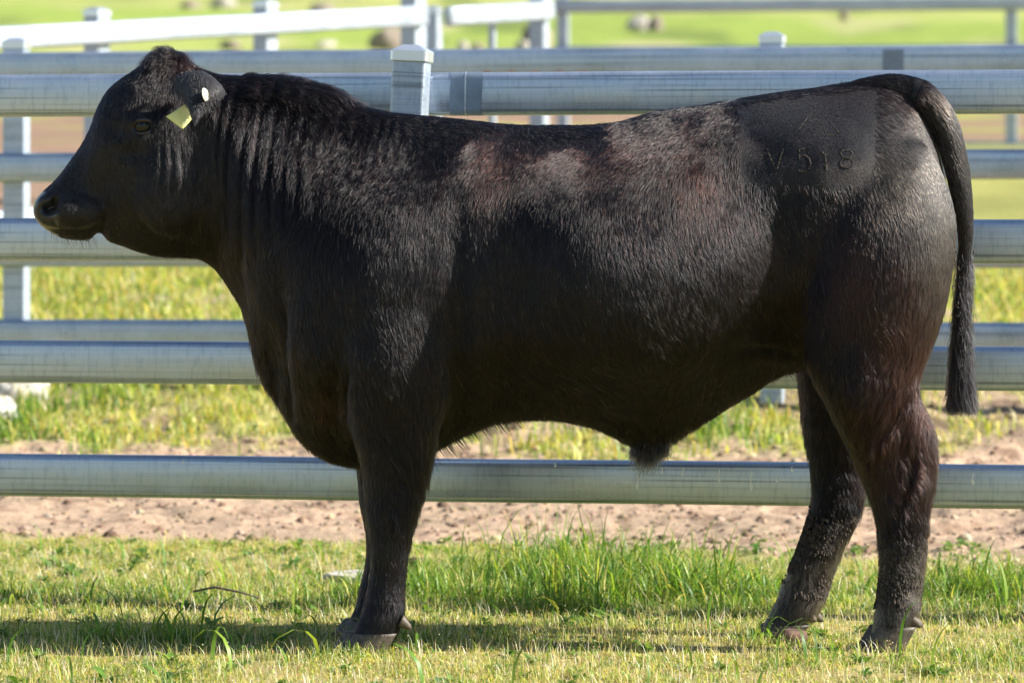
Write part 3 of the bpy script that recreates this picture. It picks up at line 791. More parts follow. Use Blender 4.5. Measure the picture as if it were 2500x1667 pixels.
def crease(pts, width, depth, soft=1.0):
    """valley with raised lips following a polyline in side view"""
    best = np.full(nv, 1e9); al = np.zeros(nv); m = (dx > min(p[0] for p in pts) - 40) & (dx < max(p[0] for p in pts) + 40) & (dy > min(p[1] for p in pts) - 40) & (dy < max(p[1] for p in pts) + 40)
    idx = np.where(m)[0]; px, py = dx[idx], dy[idx]; L_ = 0; tot = sum(math.dist(pts[i], pts[i+1]) for i in range(len(pts)-1))
    b = np.full(len(idx), 1e9); a_ = np.zeros(len(idx)); acc = 0
    for i in range(len(pts) - 1):
        ax, ay = pts[i]; bx_, by_ = pts[i+1]; ll = math.dist(pts[i], pts[i+1])
        t = np.clip(((px-ax)*(bx_-ax) + (py-ay)*(by_-ay)) / ll**2, 0, 1)
        d = np.hypot(px - ax - t*(bx_-ax), py - ay - t*(by_-ay)); k = d < b
        b[k] = d[k]; a_[k] = ((acc + t*ll) / tot)[k]; acc += ll
    fade = np.sin(np.pi * np.clip(a_, .02, .98)) ** .6
    disp[idx] += fade * (-depth * np.exp(-(b / width) ** 2) + depth * .45 * np.exp(-((b - 2.0 * width) / (1.3 * width)) ** 2))
for (x0, y0, y1, w_, d_, bend) in [(512, 215, 520, 5, .006, -8), (540, 205, 560, 6, .008, -14), (578, 200, 640, 6, .007, -16), (612, 200, 600, 6, .0075, -18), (648, 200, 560, 6, .0075, -18), (684, 205, 520, 6, .006, -18), (720, 210, 500, 6, .006, -20), (756, 225, 480, 6, .005, -20),
                                 (790, 240, 470, 5, .005, -14), (822, 255, 430, 5, .0045, -8), (850, 262, 400, 4, .004, -4), (873, 264, 390, 4, .004, -2), (895, 266, 380, 4, .004, 0), (916, 268, 380, 4, .0035, 2), (945, 270, 420, 4, .0035, 3), (970, 276, 360, 4, .003, 3),
                                 (1130, 560, 820, 5, .003, 8), (1180, 600, 700, 4, .002, 5)]:
    q = np.linspace(0, 1, 8); crease([(x0 + bend * math.sin(math.pi * u) * (1 if bend < 0 else 1) + (bend * 1.2 * u), y0 + (y1 - y0) * u) for u in q], w_, d_)
crease([(372, 315), (374, 370), (366, 430)], 4, .004); crease([(392, 318), (396, 380), (392, 450)], 4, .0035); crease([(414, 322), (420, 390), (420, 460)], 4, .0035)
crease([(446, 330), (452, 400), (448, 470)], 5, .005)
crease([(100, 522), (135, 531), (188, 527), (222, 512), (242, 496)], 3.5, .006)          # mouth
crease([(215, 552), (232, 540), (240, 500)], 8, .006)
crease([(640, 700), (650, 800), (668, 900), (672, 960)], 8, .012)
crease([(800, 840), (790, 900), (806, 980)], 8, .010)
crease([(1990, 1010), (2050, 960), (2085, 900)], 9, .008); crease([(2060, 1180), (2090, 1100), (2098, 1020)], 9, .009)
crease([(1700, 805), (1760, 800), (1830, 812)], 9, .010)
disp += .0025 * noise3(co * 9, 3) * sm(560, 700, dx) + .0012 * noise3(co * 30, 4)
# furrow the coat along the lie of the hair on neck, shoulder and thigh
co = co + nrm * (disp * np.clip(side + .15, 0, 1))[:, None]
# nostrils: push inwards a comma-shaped pit
for (cx, cy, rx, ry, a) in [(114, 479, 17, 12, .032), (126, 467, 10, 14, .020)]:
    k = a * np.exp(-((((dx - cx) / rx) ** 2 + ((dy - cy) / ry) ** 2)) ** 1.6) * side
    co[:, 1] -= np.sign(co[:, 1]) * k
# eye socket pit
k = .014 * np.exp(-((((dx - 323) / 22) ** 2 + ((dy - 292) / 12) ** 2)) ** 1.1) * side
co[:, 1] -= np.sign(co[:, 1]) * k
# ear root
l = lap(co); co = co + (l - co) * .25
me.vertices.foreach_set('co', co.ravel()); me.update()
me.vertices.foreach_get('normal', (buf := np.empty(nv * 3))); nrm = buf.reshape(-1, 3)
me.polygons.foreach_set('use_smooth', np.ones(len(me.polygons), bool))

# ---- coat fields (side-view coordinates)
def region_fields(dx, dy, ny, y):
    """returns red, dust, clip, bare masks"""
    def g(cx, cy, rx, ry): return np.exp(-(((dx - cx) / rx) ** 2 + ((dy - cy) / ry) ** 2))
    nz = noise2(dx, dy, 60, 51) * .5 + noise2(dx, dy, 25, 52) * .5
    red = .28 * g(1120, 420, 60, 90) + .25 * g(1200, 380, 160, 80) + .45 * g(1590, 430, 60, 70) + .35 * g(1480, 350, 160, 70) + .75 * g(2090, 760, 90, 170) + .6 * g(2050, 960, 90, 120) + .5 * g(1960, 640, 60, 120) + .3 * g(1950, 230, 160, 30) + .35 * g(440, 150, 60, 25) + .35 * g(750, 920, 40, 60) + .4 * g(2090, 1120, 60, 90) + .15 * g(1850, 650, 100, 150) + .03
    red = np.clip(red * (1 + .7 * nz), 0, 1)
    dust = .34 * g(2165, 420, 45, 150) + .16 * g(2150, 620, 40, 120) + .08 * g(2060, 420, 70, 120) + .22 * sm(1200, 1330, dy) * sm(1700, 1760, dx)
    dust = np.clip(dust * (1 + .8 * nz), 0, 1)
    ex = 6 * noise2(dy, dx * 0, 14, 61) + 4 * noise2(dx, dy, 12, 63); ey = 12 * noise2(dx, dy * 0, 22, 62) + 8 * noise2(dx, dy, 11, 64)
    clip = sm(1698, 1704, dx + ex * .5) * (1 - sm(2004, 2012, dx + ex * .5)) * (1 - sm(424, 434, dy + ey + 8 * (dx < 1740))) * sm(236, 246, dy + .12 * (dx - 1700) + ey * .4)
    clip = clip * (y < 0)
    bare = (1 - sm(0, 8, (dx - 100) - .55 * (dy - 440) + 10 * 0)) * (dx < 135)
    bare = np.maximum(bare, (dx < 92) * 1.0)
    bare = np.maximum(bare, np.exp(-(((dx - 112) / 17) ** 2 + ((dy - 476) / 15) ** 2) ** 2))
    bare = np.maximum(bare, np.exp(-(((dx - 323) / 25) ** 2 + ((dy - 292) / 16) ** 2) ** 1.2))
    return red, dust, clip, bare
dx, dy = dxy(co)
red, dust, clip, bare = region_fields(dx, dy, nrm[:, 1], co[:, 1])
BLACK = np.array([.0045, .0042, .0048]); RED = np.array([.030, .013, .009]); DUST = np.array([.16, .13, .095])
vc = BLACK + (RED * .5 - BLACK) * red[:, None] * .6
vc = vc + (np.array([.016, .017, .020]) - vc) * (bare * (dx < 140))[:, None]
vc = vc + (DUST * .45 - vc) * (dust * .6)[:, None]
vc = vc + (np.array([.0065, .0065, .0085]) - vc) * clip[:, None]
mouthgreen = np.exp(-(((dx - 105) / 30) ** 2 + ((dy - 524) / 8) ** 2))
vc = vc + (np.array([.10, .085, .03]) - vc) * (mouthgreen * .7)[:, None]
a = me.attributes.new('col', 'FLOAT_COLOR', 'POINT'); c4 = np.ones((nv, 4), np.float32); c4[:, :3] = vc; a.data.foreach_set('color', c4.ravel())
a = me.attributes.new('bare', 'FLOAT', 'POINT'); a.data.foreach_set('value', bare.astype(np.float32))
a = me.attributes.new('clip', 'FLOAT', 'POINT'); a.data.foreach_set('value', clip.astype(np.float32))
def hide_mat():
    m, nt, ns, L, b = nmat('bull_hide')
    at = N(nt, 'ShaderNodeAttribute', attribute_name='col'); ba = N(nt, 'ShaderNodeAttribute', attribute_name='bare')
    tc = N(nt, 'ShaderNodeTexCoord'); n = N(nt, 'ShaderNodeTexNoise'); n.inputs['Scale'].default_value = 420; n.inputs['Detail'].default_value = 4
    L.new(tc.outputs['Object'], n.inputs[0])
    n2 = N(nt, 'ShaderNodeTexNoise'); n2.inputs['Scale'].default_value = 900; n2.inputs['Detail'].default_value = 1
    L.new(tc.outputs['Object'], n2.inputs[0])
    r = ramp(nt, n.outputs[0], [(.3, (.55, .55, .55)), (.7, (1.6, 1.55, 1.5))])
    c = mixc(nt, 1.0, at.outputs['Color'], r.outputs[0], 'MULTIPLY')
    sp = ramp(nt, n2.outputs[0], [(.72, (0, 0, 0)), (.78, (1, 1, 1))])
    c = mixc(nt, sp.outputs[0], c, (.10, .09, .075))
    L.new(c, b.inputs['Base Color'])
    mr = N(nt, 'ShaderNodeMapRange'); mr.inputs['To Min'].default_value = .62; mr.inputs['To Max'].default_value = .16
    L.new(ba.outputs['Fac'], mr.inputs[0]); L.new(mr.outputs[0], b.inputs['Roughness'])
    b.inputs['Specular IOR Level'].default_value = .35
    b.inputs['Sheen Weight'].default_value = .12; b.inputs['Sheen Roughness'].default_value = .4
    bp = N(nt, 'ShaderNodeBump'); bp.inputs['Strength'].default_value = .35; bp.inputs['Distance'].default_value = .0012
    L.new(n.outputs[0], bp.inputs['Height']); L.new(bp.outputs[0], b.inputs['Normal'])
    return m
M_hide = hide_mat()
me.materials.clear(); me.materials.append(M_hide); me.name = 'bull'
bull = link(bpy.data.objects.new('bull', me))
tag(bull, 'stocky black bull standing side-on facing left, clipped brand patch on its rump', 'bull')

tail = mesh_obj('tail', tailVF[0], tailVF[1], M_tailhide := simple('tail_hide', (.006, .0055, .006), .6, 0, (300, .6, 1.5, .001), .3), bull)
_b = bmesh.new(); _b.from_mesh(tail.data); bmesh.ops.recalc_face_normals(_b, faces=_b.faces); _b.to_mesh(tail.data); _b.free(); tail.data.update()
# ------------------------------------------------------------------ ears
def ear(sy):
    # root -> tip, back of the ear faces outwards
    nu, nvv = 22, 15; V = []
    root = np.array([X(446), .118, Z(178)]); tip = np.array([X(466), .245, Z(268)])
    for i in range(nu):
        u = i / (nu - 1)
        c = root + (tip - root) * u + np.array([.020 * math.sin(math.pi * u), 0, .012 * math.sin(math.pi * u)])
        w = .052 * (math.sin(math.pi * (.24 + .76 * u)) ** (.8 + .7 * u)) + .001
        for j in range(nvv):
            v = j / (nvv - 1) * 2 - 1
            a = v * (1.25 - .35 * u)
            V.append((c[0] + w * math.sin(a) * 1.0 * (1 if v < 0 else 1.12) + .003 * math.sin(9 * u + 3 * v), sy * (c[1] + w * .75 * (math.cos(a) - .55) ), c[2] + w * .45 * (math.cos(a) - .4) * (1 - u) - .014 * abs(v) ** 3 + .16 * w * v))
    F = [(i * nvv + j, i * nvv + j + 1, (i + 1) * nvv + j + 1, (i + 1) * nvv + j) for i in range(nu - 1) for j in range(nvv - 1)]
    o = mesh_obj('ear', V, F, M_earhide, bull)
    sdm = o.modifiers.new('s', 'SOLIDIFY'); sdm.thickness = .006; sdm.offset = 0
    ss = o.modifiers.new('b', 'SUBSURF'); ss.levels = 1; ss.render_levels = 1
    return o, np.array(V)
M_earhide = simple('ear_hide', (.011, .010, .010), .55, 0, (300, .6, 1.5, .001), .4)
earN, EV = ear(-1); earF, _ = ear(1)

# eyes
def eye(sy):
    c = Vector((X(323), sy * .0, Z(292)))
    # sit the ball just inside the local surface
    hitc = bvh_hit(X(323) * .985, Z(292) * 1.0, sy)
    bm = bmesh.new(); bmesh.ops.create_uvsphere(bm, u_segments=32, v_segments=20, radius=.0235)
    m_ = bpy.data.meshes.new('eye'); bm.to_mesh(m_); bm.free(); m_.materials.append(M_eye); m_.polygons.foreach_set('use_smooth', [True] * len(m_.polygons))
    o = link(bpy.data.objects.new('eye', m_), bull); y0 = hitc[1] - sy * .0115
    o.location = (hitc[0], y0, hitc[2])
    # lids: thick rims over the ball
    for up in (1, -1):
        nn = 17; rr = []
        for i in range(nn):
            t = i / (nn - 1); a = math.pi * t
            ex = -.0285 * math.cos(a) ; ez = up * (.0160 if up > 0 else .0165) * math.sin(a) + (-.003 + .004 * t)
            yy = y0 + sy * (math.sqrt(max(0, .0255 ** 2 - min(.0250, abs(ex)) ** 2 * .80 - ez ** 2)) + .0005)
            rr.append((hitc[0] + ex, yy, hitc[2] + ez))
        tube('eyelid', rr, [.0016 + (.0036 if up > 0 else .0022) * math.sin(math.pi * i / (nn - 1)) for i in range(nn)], M_lid, bull, 10)
    return o
M_lid = simple('eyelid_skin', (.020, .015, .016), .45, 0, (200, .7, 1.4, .001))
bvh = BVHTree.FromPolygons([tuple(v) for v in co], [tuple(p.vertices) for p in me.polygons])
def bvh_hit(x, z, sy=-1):
    h_ = bvh.ray_cast(Vector((x, sy * 2, z)), Vector((0, -sy, 0)))
    return h_[0] if h_[0] is not None else Vector((x, sy * .1, z))
for sy in (-1, 1): eye(sy)

# ear tag, hanging from the front margin of the near ear
def tag_mesh():
    A = [PS(405, 285, -.205), PS(456, 250, -.160), PS(468, 292, -.168), PS(446, 316, -.200)]
    A = [np.array(p) for p in A]; n = 10; V = []
    for i in range(n + 1):
        for j in range(n + 1):
            u, v = i / n, j / n
            p = (A[0] * (1 - u) + A[1] * u) * (1 - v) + (A[3] * (1 - u) + A[2] * u) * v
            p = p + np.array([0, -.010 * math.sin(math.pi * u), -.002 * math.sin(math.pi * u)]) ; V.append(p)
    F = [(i * (n + 1) + j, i * (n + 1) + j + 1, (i + 1) * (n + 1) + j + 1, (i + 1) * (n + 1) + j) for i in range(n) for j in range(n)]
    o = mesh_obj('ear_tag', V, F, M_tag, bull); s_ = o.modifiers.new('s', 'SOLIDIFY'); s_.thickness = .0016
    return o
et = tag_mesh()
# button on the back of the ear: flat round stud tilted away
def disc(c, r, ax, name, mat, parent, th=.003):
    bm = bmesh.new(); bmesh.ops.create_cone(bm, cap_ends=True, segments=28, radius1=r, radius2=r * .85, depth=th)
    m_ = bpy.data.meshes.new(name); bm.to_mesh(m_); bm.free(); m_.materials.append(mat)
    o = link(bpy.data.objects.new(name, m_), parent); o.location = c; o.rotation_euler = Vector(ax).to_track_quat('Z', 'Y').to_euler(); return o
ebm = BVHTree.FromPolygons([tuple(v) for v in EV], [(i * 15 + j, i * 15 + j + 1, (i + 1) * 15 + j + 1, (i + 1) * 15 + j) for i in range(21) for j in range(14)])
bx0, _, bz0 = PS(500, 232, -.2)
hb = ebm.ray_cast(Vector((bx0, -2, bz0)), Vector((0, 1, 0)))
bp_ = hb[0] if hb[0] is not None else Vector((bx0, -.2, bz0))
disc((bp_.x + .004, bp_.y - .012, bp_.z), .0165, (.95, -.34, .20), 'tag_button', M_button, et)

# ------------------------------------------------------------------ hooves and dewclaws
def claw(cx, cy, zt, ln, wd, name='hoof', mat=M_hoof, toe=1.0):
    """one claw, toe towards -x, from ground up to the coronet at zt"""
    rr = []; zg = float(terr(cx, cy)) - .004
    for i in range(9):
        u = i / 8; z = zg + (zt - zg) * u
        l0 = -ln * (.56 + .10 * toe * (1 - u)); l1 = ln * (.46 - .02 * (1 - u)) ; sh = .030 * (u - .5)
        th = np.linspace(0, 2 * math.pi, 20, endpoint=False)
        cxx = (l0 + l1) / 2; rx = (l1 - l0) / 2
        c, s_ = np.cos(th), np.sin(th)
        taper = np.where(c < 0, 1 - .35 * np.abs(c) ** 2, 1)
        rr.append(np.stack([cx + cxx + sh + rx * np.sign(c) * np.abs(c) ** .85, cy + wd * s_ * taper * (1 - .10 * u), np.full(20, z)], 1))
    V_, F_ = loft_closed(rr); return mesh_obj(name, V_, F_, mat, bull)
for (px, py, yc, ln) in ((850, 1475, -.168, .100), (835, 1445, .166, .094), (2044, 1460, -.158, .092), (1800, 1455, .158, .100)):
    x0, y0, z0 = P(px, py - 12, yc)
    for sgn in (-1, 1): claw(x0 + ((-.022 if px < 1000 and yc < 0 else -.010) if sgn > 0 else .004), y0 + sgn * .027, z0 + .012, ln, .024)
def dewclaw(px, py, yc, s=.015, off=0):
    c = P(px, py, yc); V_ = []; rr = []
    for i in range(8):
        u = i / 7; r = s * (1 - u) ** .55 * .9 + .001
        p = np.array(c) + np.array([.026 * u + off, 0, -.020 * u])
        th = np.linspace(0, 2 * math.pi, 14, endpoint=False)
        rr.append(np.stack([p[0] + r * .5 * np.sin(th), p[1] + r * np.cos(th), p[2] + r * .95 * np.sin(th)], 1))
    V_, F_ = loft_closed(rr); mesh_obj('dewclaw', V_, F_, M_claw, bull)
for (px, py, yc) in ((920, 1424, -.190), (922, 1424, -.148), (1852, 1408, .135), (1868, 1408, .180), (2092, 1420, -.180), (2096, 1420, -.138)):
    dewclaw(px, py, yc)
dewclaw(868, 1400, .15); dewclaw(870, 1400, .185)

# ------------------------------------------------------------------ brands (strokes of scar laid on the hide)
def stroke(name, pts, w=.004):
    pr = []
    for i in range(len(pts) - 1):
        for k in range(8):
            t = k / 8; pr.append((pts[i][0] * (1 - t) + pts[i + 1][0] * t, pts[i][1] * (1 - t) + pts[i + 1][1] * t))
    pr.append(pts[-1])
    V_ = []; F_ = []
    for i, p in enumerate(pr):
        a, b = pr[max(0, i - 1)], pr[min(len(pr) - 1, i + 1)]
        tx, ty = b[0] - a[0], b[1] - a[1]; l_ = math.hypot(tx, ty) or 1; nx_, ny_ = -ty / l_, tx / l_
        ww = w * (1 + .45 * math.sin(i * 1.9 + p[0]) * random.random()) * random.uniform(.7, 1.15)
        for k, (s_, hgt) in enumerate(((-1, -.0006), (-.4, .0014), (.4, .0014), (1, -.0006))):
            px = p[0] + nx_ * ww * 1000 * s_; py = p[1] + ny_ * ww * 1000 * s_
            s0 = (CAM_D - .26) / CAM_D
            h_ = bvh_hit((px - 1250) / 1000 * s0, CAM_H + (475 - py) / 1000 * s0)
            V_.append((h_[0], h_[1] - hgt - random.uniform(-.0004, .0009), h_[2]))
    for i in range(len(pr) - 1):
        if random.random() < .26: continue
        for k in range(3): F_.append((i * 4 + k, i * 4 + k + 1, (i + 1) * 4 + k + 1, (i + 1) * 4 + k))
    return V_, F_
def brand(strokes, w):
    V_ = []; F_ = []
    for s_ in strokes:
        v, f = stroke('b', s_, w); o_ = len(V_); V_ += v; F_ += [tuple(i + o_ for i in t) for t in f]
    o = mesh_obj('brand_mark', V_, F_, M_brand, bull); return o
def zc(pts): return [(1800 + a * .1658, 240 + b * .1658) for a, b in pts]
brand([zc([(1190, 170), (1080, 270), (1000, 360), (930, 450)]), zc([(1290, 190), (1400, 330), (1480, 450), (1560, 570)]), zc([(1110, 330), (1200, 300), (1290, 380), (1310, 450), (1330, 520)]), zc([(1150, 430), (1220, 470), (1280, 440)]), zc([(1350, 540), (1460, 545), (1540, 560)])], .0016)
brand([zc([(450, 750), (500, 900), (570, 1040)]), zc([(690, 730), (640, 860), (590, 1040)])], .0030)
brand([zc([(1070, 740), (990, 750), (920, 750), (915, 890)]), zc([(925, 870), (1000, 840), (1060, 890), (1080, 970), (1040, 1060), (960, 1090), (890, 1060)])], .0030)
brand([zc([(1240, 790), (1290, 830), (1300, 930), (1310, 1060)])], .0034)
brand([zc([(1600, 770), (1660, 760), (1700, 810), (1670, 870), (1600, 880), (1550, 860), (1520, 810), (1560, 770), (1600, 770)]), zc([(1600, 890), (1670, 890), (1710, 950), (1680, 1010), (1610, 1030), (1530, 1010), (1510, 950), (1540, 900), (1600, 890)])], .0024)

# ------------------------------------------------------------------ coat of hair
me.calc_loop_triangles()
tri = np.empty(len(me.loop_triangles) * 3, np.int32); me.loop_triangles.foreach_get('vertices', tri); tri = tri.reshape(-1, 3)
tvi = np.empty(len(tail.data.vertices) * 3); tail.data.vertices.foreach_get('co', tvi); tvi = tvi.reshape(-1, 3)
tni = np.empty(len(tvi) * 3); tail.data.vertices.foreach_get('normal', tni); tni = tni.reshape(-1, 3)
tail.data.calc_loop_triangles(); ttri = np.empty(len(tail.data.loop_triangles) * 3, np.int32); tail.data.loop_triangles.foreach_get('vertices', ttri)
tri = np.concatenate([tri, ttri.reshape(-1, 3) + len(co)]); hco = np.concatenate([co, tvi]); nrm = np.concatenate([nrm, tni])
A_, B_, C_ = hco[tri[:, 0]], hco[tri[:, 1]], hco[tri[:, 2]]
fnv = np.cross(B_ - A_, C_ - A_); area = np.linalg.norm(fnv, axis=1) / 2; fn = fnv / (2 * area[:, None] + 1e-12)
def sample(n, wfun):
    w = area * wfun; cdf = np.cumsum(w); r = np.searchsorted(cdf, rng.random(n) * cdf[-1]); r = np.clip(r, 0, len(tri) - 1)
    u, v = rng.random(n), rng.random(n); k = u + v > 1; u[k] = 1 - u[k]; v[k] = 1 - v[k]
    p = A_[r] + (B_[r] - A_[r]) * u[:, None] + (C_[r] - A_[r]) * v[:, None]
    nn = nrm[tri[r, 0]] * (1 - u - v)[:, None] + nrm[tri[r, 1]] * u[:, None] + nrm[tri[r, 2]] * v[:, None]
    return p, nn / np.linalg.norm(nn, axis=1)[:, None]
# control points: dx, dy, direction (90 = down, 0 = towards the tail), length mm, lift
CP = np.array([
 (150, 400, 60, 6, .25), (200, 480, 70, 6, .25), (120, 500, 90, 5, .3), (200, 400, 60, 6, .2), (300, 450, 60, 9, .2), (400, 400, 98, 11, .2), (280, 220, 70, 10, .25), (380, 120, 120, 26, .6), (430, 150, 70, 26, .5), (360, 170, 105, 24, .4), (410, 190, 100, 24, .35),
 (450, 300, 100, 12, .2), (500, 400, 95, 16, .2), (500, 550, 80, 22, .25), (560, 185, 20, 34, .8), (600, 300, 95, 20, .2), (600, 500, 98, 22, .2), (640, 185, 40, 38, .9), (740, 210, 45, 38, .9), (820, 240, 40, 30, .8), (750, 350, 106, 30, .18), (720, 480, 112, 34, .25), (900, 350, 106, 24, .25), (860, 480, 102, 26, .25),
 (560, 640, 80, 26, .3), (600, 820, 100, 28, .4), (900, 600, 92, 20, .2), (680, 750, 75, 26, .3), (720, 900, 95, 30, .3), (800, 750, 68, 22, .25), (900, 900, 72, 26, .3), (960, 1050, 75, 34, .4), (840, 1100, 85, 16, .2), (950, 1180, 82, 34, .45), (860, 1250, 88, 14, .2), (900, 1350, 88, 16, .25), (870, 1440, 95, 16, .25),
 (940, 260, 30, 16, .5), (1060, 275, 30, 16, .5), (1100, 350, 112, 18, .2), (1100, 600, 92, 20, .18), (1300, 292, 60, 16, .4), (1300, 370, 118, 20, .22), (1300, 600, 86, 20, .18), (1250, 850, 65, 30, .25), (1400, 880, 60, 34, .3), (1300, 955, 80, 22, .4),
 (1500, 350, 114, 22, .22), (1500, 600, 74, 22, .2), (1500, 800, 62, 30, .25), (1480, 1020, 95, 36, .5), (1650, 300, 100, 24, .22), (1650, 450, 98, 24, .2), (1600, 650, 70, 24, .2), (1620, 850, 100, 28, .4), (1700, 780, 40, 28, .35), (1750, 600, 62, 24, .25), (1680, 930, 70, 10, .3),
 (1800, 230, 8, 14, .3), (1950, 200, 8, 18, .35), (1850, 480, 70, 22, .25), (1850, 700, 80, 26, .3), (1950, 500, 72, 22, .25), (1950, 700, 80, 30, .3), (2050, 300, 40, 12, .2), (2070, 420, 65, 12, .15), (2130, 330, 60, 7, .15), (2170, 450, 80, 7, .15), (2150, 620, 95, 12, .2), (2050, 650, 95, 28, .35), (2000, 850, 95, 34, .4), (2090, 850, 105, 32, .4), (2040, 970, 98, 36, .4), (2120, 1050, 70, 30, .35), (2060, 1130, 82, 26, .3),
 (2080, 1250, 80, 24, .5), (2070, 1400, 85, 16, .35), (1880, 950, 95, 24, .3), (1930, 1200, 100, 22, .3), (1860, 1320, 105, 20, .35), (1800, 1420, 110, 14, .3), (2140, 230, 40, 22, .3), (2200, 350, 70, 17, .22), (2220, 500, 90, 15, .2), (2212, 600, 93, 13, .2), (2205, 700, 93, 20, .25)], float)
def coat_fields(dx, dy):
    out = np.zeros((len(dx), 4)); ws = np.zeros(len(dx))
    for (cx, cy, a_, l_, lf) in CP:
        d2 = ((dx - cx) ** 2 + (dy - cy) ** 2) + 400.0
        w = 1 / d2 ** 1.6; ws += w
        out += w[:, None] * np.array([math.cos(R(a_)), math.sin(R(a_)), l_, lf])[None]
    out /= ws[:, None]; return out[:, 0], out[:, 1], out[:, 2] / 1000, out[:, 3]
cent = (A_ + B_ + C_) / 3
cdx, cdy = dxy(cent)
near_w = np.where(fn[:, 1] < .35, 1.0, .22)
_, _, cclip, cbare = region_fields(cdx, cdy, fn[:, 1], cent[:, 1])
mask_w = near_w * (1 - .999 * np.clip(cclip, 0, 1)) * (1 - .999 * np.clip(cbare, 0, 1)) * np.where(cdy > 1462, .01, 1)
def grow(name, n, wfun, lmul=1.0, rad=.00042, npts=6, wave=.12, colmul=1.0, lmin=0, liftadd=0, redmul=1.0, clump=.45):
    p, nn = sample(n, wfun); n = len(p)
    hx, hy = dxy(p); cx_, cz_, ln, lift = coat_fields(hx, hy)
    red, dust, clip, bare = region_fields(hx, hy, nn[:, 1], p[:, 1])
    # clump cells, in object space
    cs = .011 + .010 * sm(0, 1, noise3(p * 6, 71) * .5 + .5)
    cell = np.floor(p / cs[:, None]).astype(np.int64)
    r1 = hash3(cell[:, 0], cell[:, 1], cell[:, 2], 1) - .5; r2 = hash3(cell[:, 0], cell[:, 1], cell[:, 2], 2) - .5; r3 = hash3(cell[:, 0], cell[:, 1], cell[:, 2], 3) - .5
    cen = (cell + .5 + .6 * np.stack([r1, r2, r3], 1)) * cs[:, None]
    turn = .18 * noise3(p * 10, 72) + .15 * noise3(p * 40, 73) + rng.normal(0, .06, n) + .35 * r1 * sm(.018, .035, ln)
    c_, s_ = np.cos(turn), np.sin(turn)
    dxv, dzv = cx_ * c_ - cz_ * s_, cx_ * s_ + cz_ * c_
    d = np.stack([dxv, np.zeros(n), -dzv], 1)
    d = d - nn * np.sum(d * nn, 1)[:, None]
    dl = np.linalg.norm(d, axis=1)[:, None]; d = np.where(dl > .12, d / np.maximum(dl, 1e-6), np.stack([np.ones(n), np.zeros(n), -np.ones(n)], 1) * .7)
    ln = np.maximum(ln * lmul * rng.uniform(.65, 1.2, n) * (1 + .25 * sm(800, 950, hy) * (hx > 1700)), lmin)
    lift = np.clip(lift * (.75 + .55 * sm(780, 950, hy)) + liftadd + rng.normal(0, .05, n), .04, 1.3)
    # wisps: clumps stand off more
    lift = lift + .25 * np.maximum(0, r2) * sm(.018, .03, ln)
    bi = np.cross(nn, d)
    ph = hash3(cell[:, 0], cell[:, 1], cell[:, 2], 9) * 6.28 + rng.normal(0, .35, n); wa = wave * ln * sm(.014, .032, ln)
    pts = []
    for i in range(npts):
        u = i / (npts - 1)
        q = p + d * (ln * u)[:, None] * (1 - .15 * lift * u)[:, None] + nn * (ln * lift * (u - .45 * u * u))[:, None]
        q = q + bi * (wa * np.sin(ph + u * 4.2) * u)[:, None]
        tgt = cen + d * (ln * 1.0)[:, None] * u + nn * .004
        q = q + (tgt - q) * (clump * u * u * sm(.012, .03, ln))[:, None] * .6
        q[:, 2] -= .10 * ln * u * u
        pts.append(q)
    pts = np.stack(pts, 1)
    cv = bpy.data.hair_curves.new(name); cv.add_curves([npts] * n)
    cv.position_data.foreach_set('vector', pts.astype(np.float32).ravel())
    if 'radius' not in cv.attributes: cv.attributes.new('radius', 'FLOAT', 'POINT')
    rr = np.tile(np.linspace(1, .12, npts) ** .7, (n, 1)) * (rad * rng.uniform(.75, 1.25, n))[:, None]
    cv.attributes['radius'].data.foreach_set('value', rr.astype(np.float32).ravel())
    base = np.array([.0024, .0024, .0030])
    rsel = np.clip(red * redmul * .55 + rng.normal(0, .07, n) + .15 * r3, 0, 1)[:, None]
    col = base + (np.array([.062, .026, .018]) - base) * rsel
    col = col + (np.array([.26, .21, .15]) - col) * np.clip(dust * .75 + rng.normal(0, .08, n) * (dust > .1), 0, 1)[:, None]
    gold = rng.random(n) < .012; col[gold] = np.array([.16, .13, .10])
    col = col * rng.uniform(.4, 1.9, (n, 1)) * colmul
    at = cv.attributes.new('hcol', 'FLOAT_COLOR', 'CURVE'); c4 = np.ones((n, 4), np.float32); c4[:, :3] = col
    at.data.foreach_set('color', c4.ravel())
    cv.materials.append(M_hair)
    o = bpy.data.objects.new(name, cv); link(o, bull); return o
def hair_mat():
    m = bpy.data.materials.new('coat_hair'); m.use_nodes = True; nt = m.node_tree
    for n_ in list(nt.nodes):
        if n_.type == 'BSDF_PRINCIPLED': nt.nodes.remove(n_)
    hb_ = nt.nodes.new('ShaderNodeBsdfHairPrincipled'); hb_.model = 'CHIANG'; hb_.parametrization = 'COLOR'
    at = nt.nodes.new('ShaderNodeAttribute'); at.attribute_name = 'hcol'
    nt.links.new(at.outputs['Color'], hb_.inputs['Color'])
    hb_.inputs['IOR'].default_value = 1.36; hb_.inputs['Roughness'].default_value = .21; hb_.inputs['Radial Roughness'].default_value = .45
    hb_.inputs['Random Roughness'].default_value = .2; hb_.inputs['Offset'].default_value = R(3)
    nt.links.new(hb_.outputs[0], nt.nodes['Material Output'].inputs[0]); return m
M_hair = hair_mat()
grow('coat', 330000, mask_w)
grow('clipped_stubble', 60000, (fn[:, 1] < .35) * np.clip(cclip, 0, 1) + 1e-6, lmul=.14, rad=.00032, npts=3, wave=0)
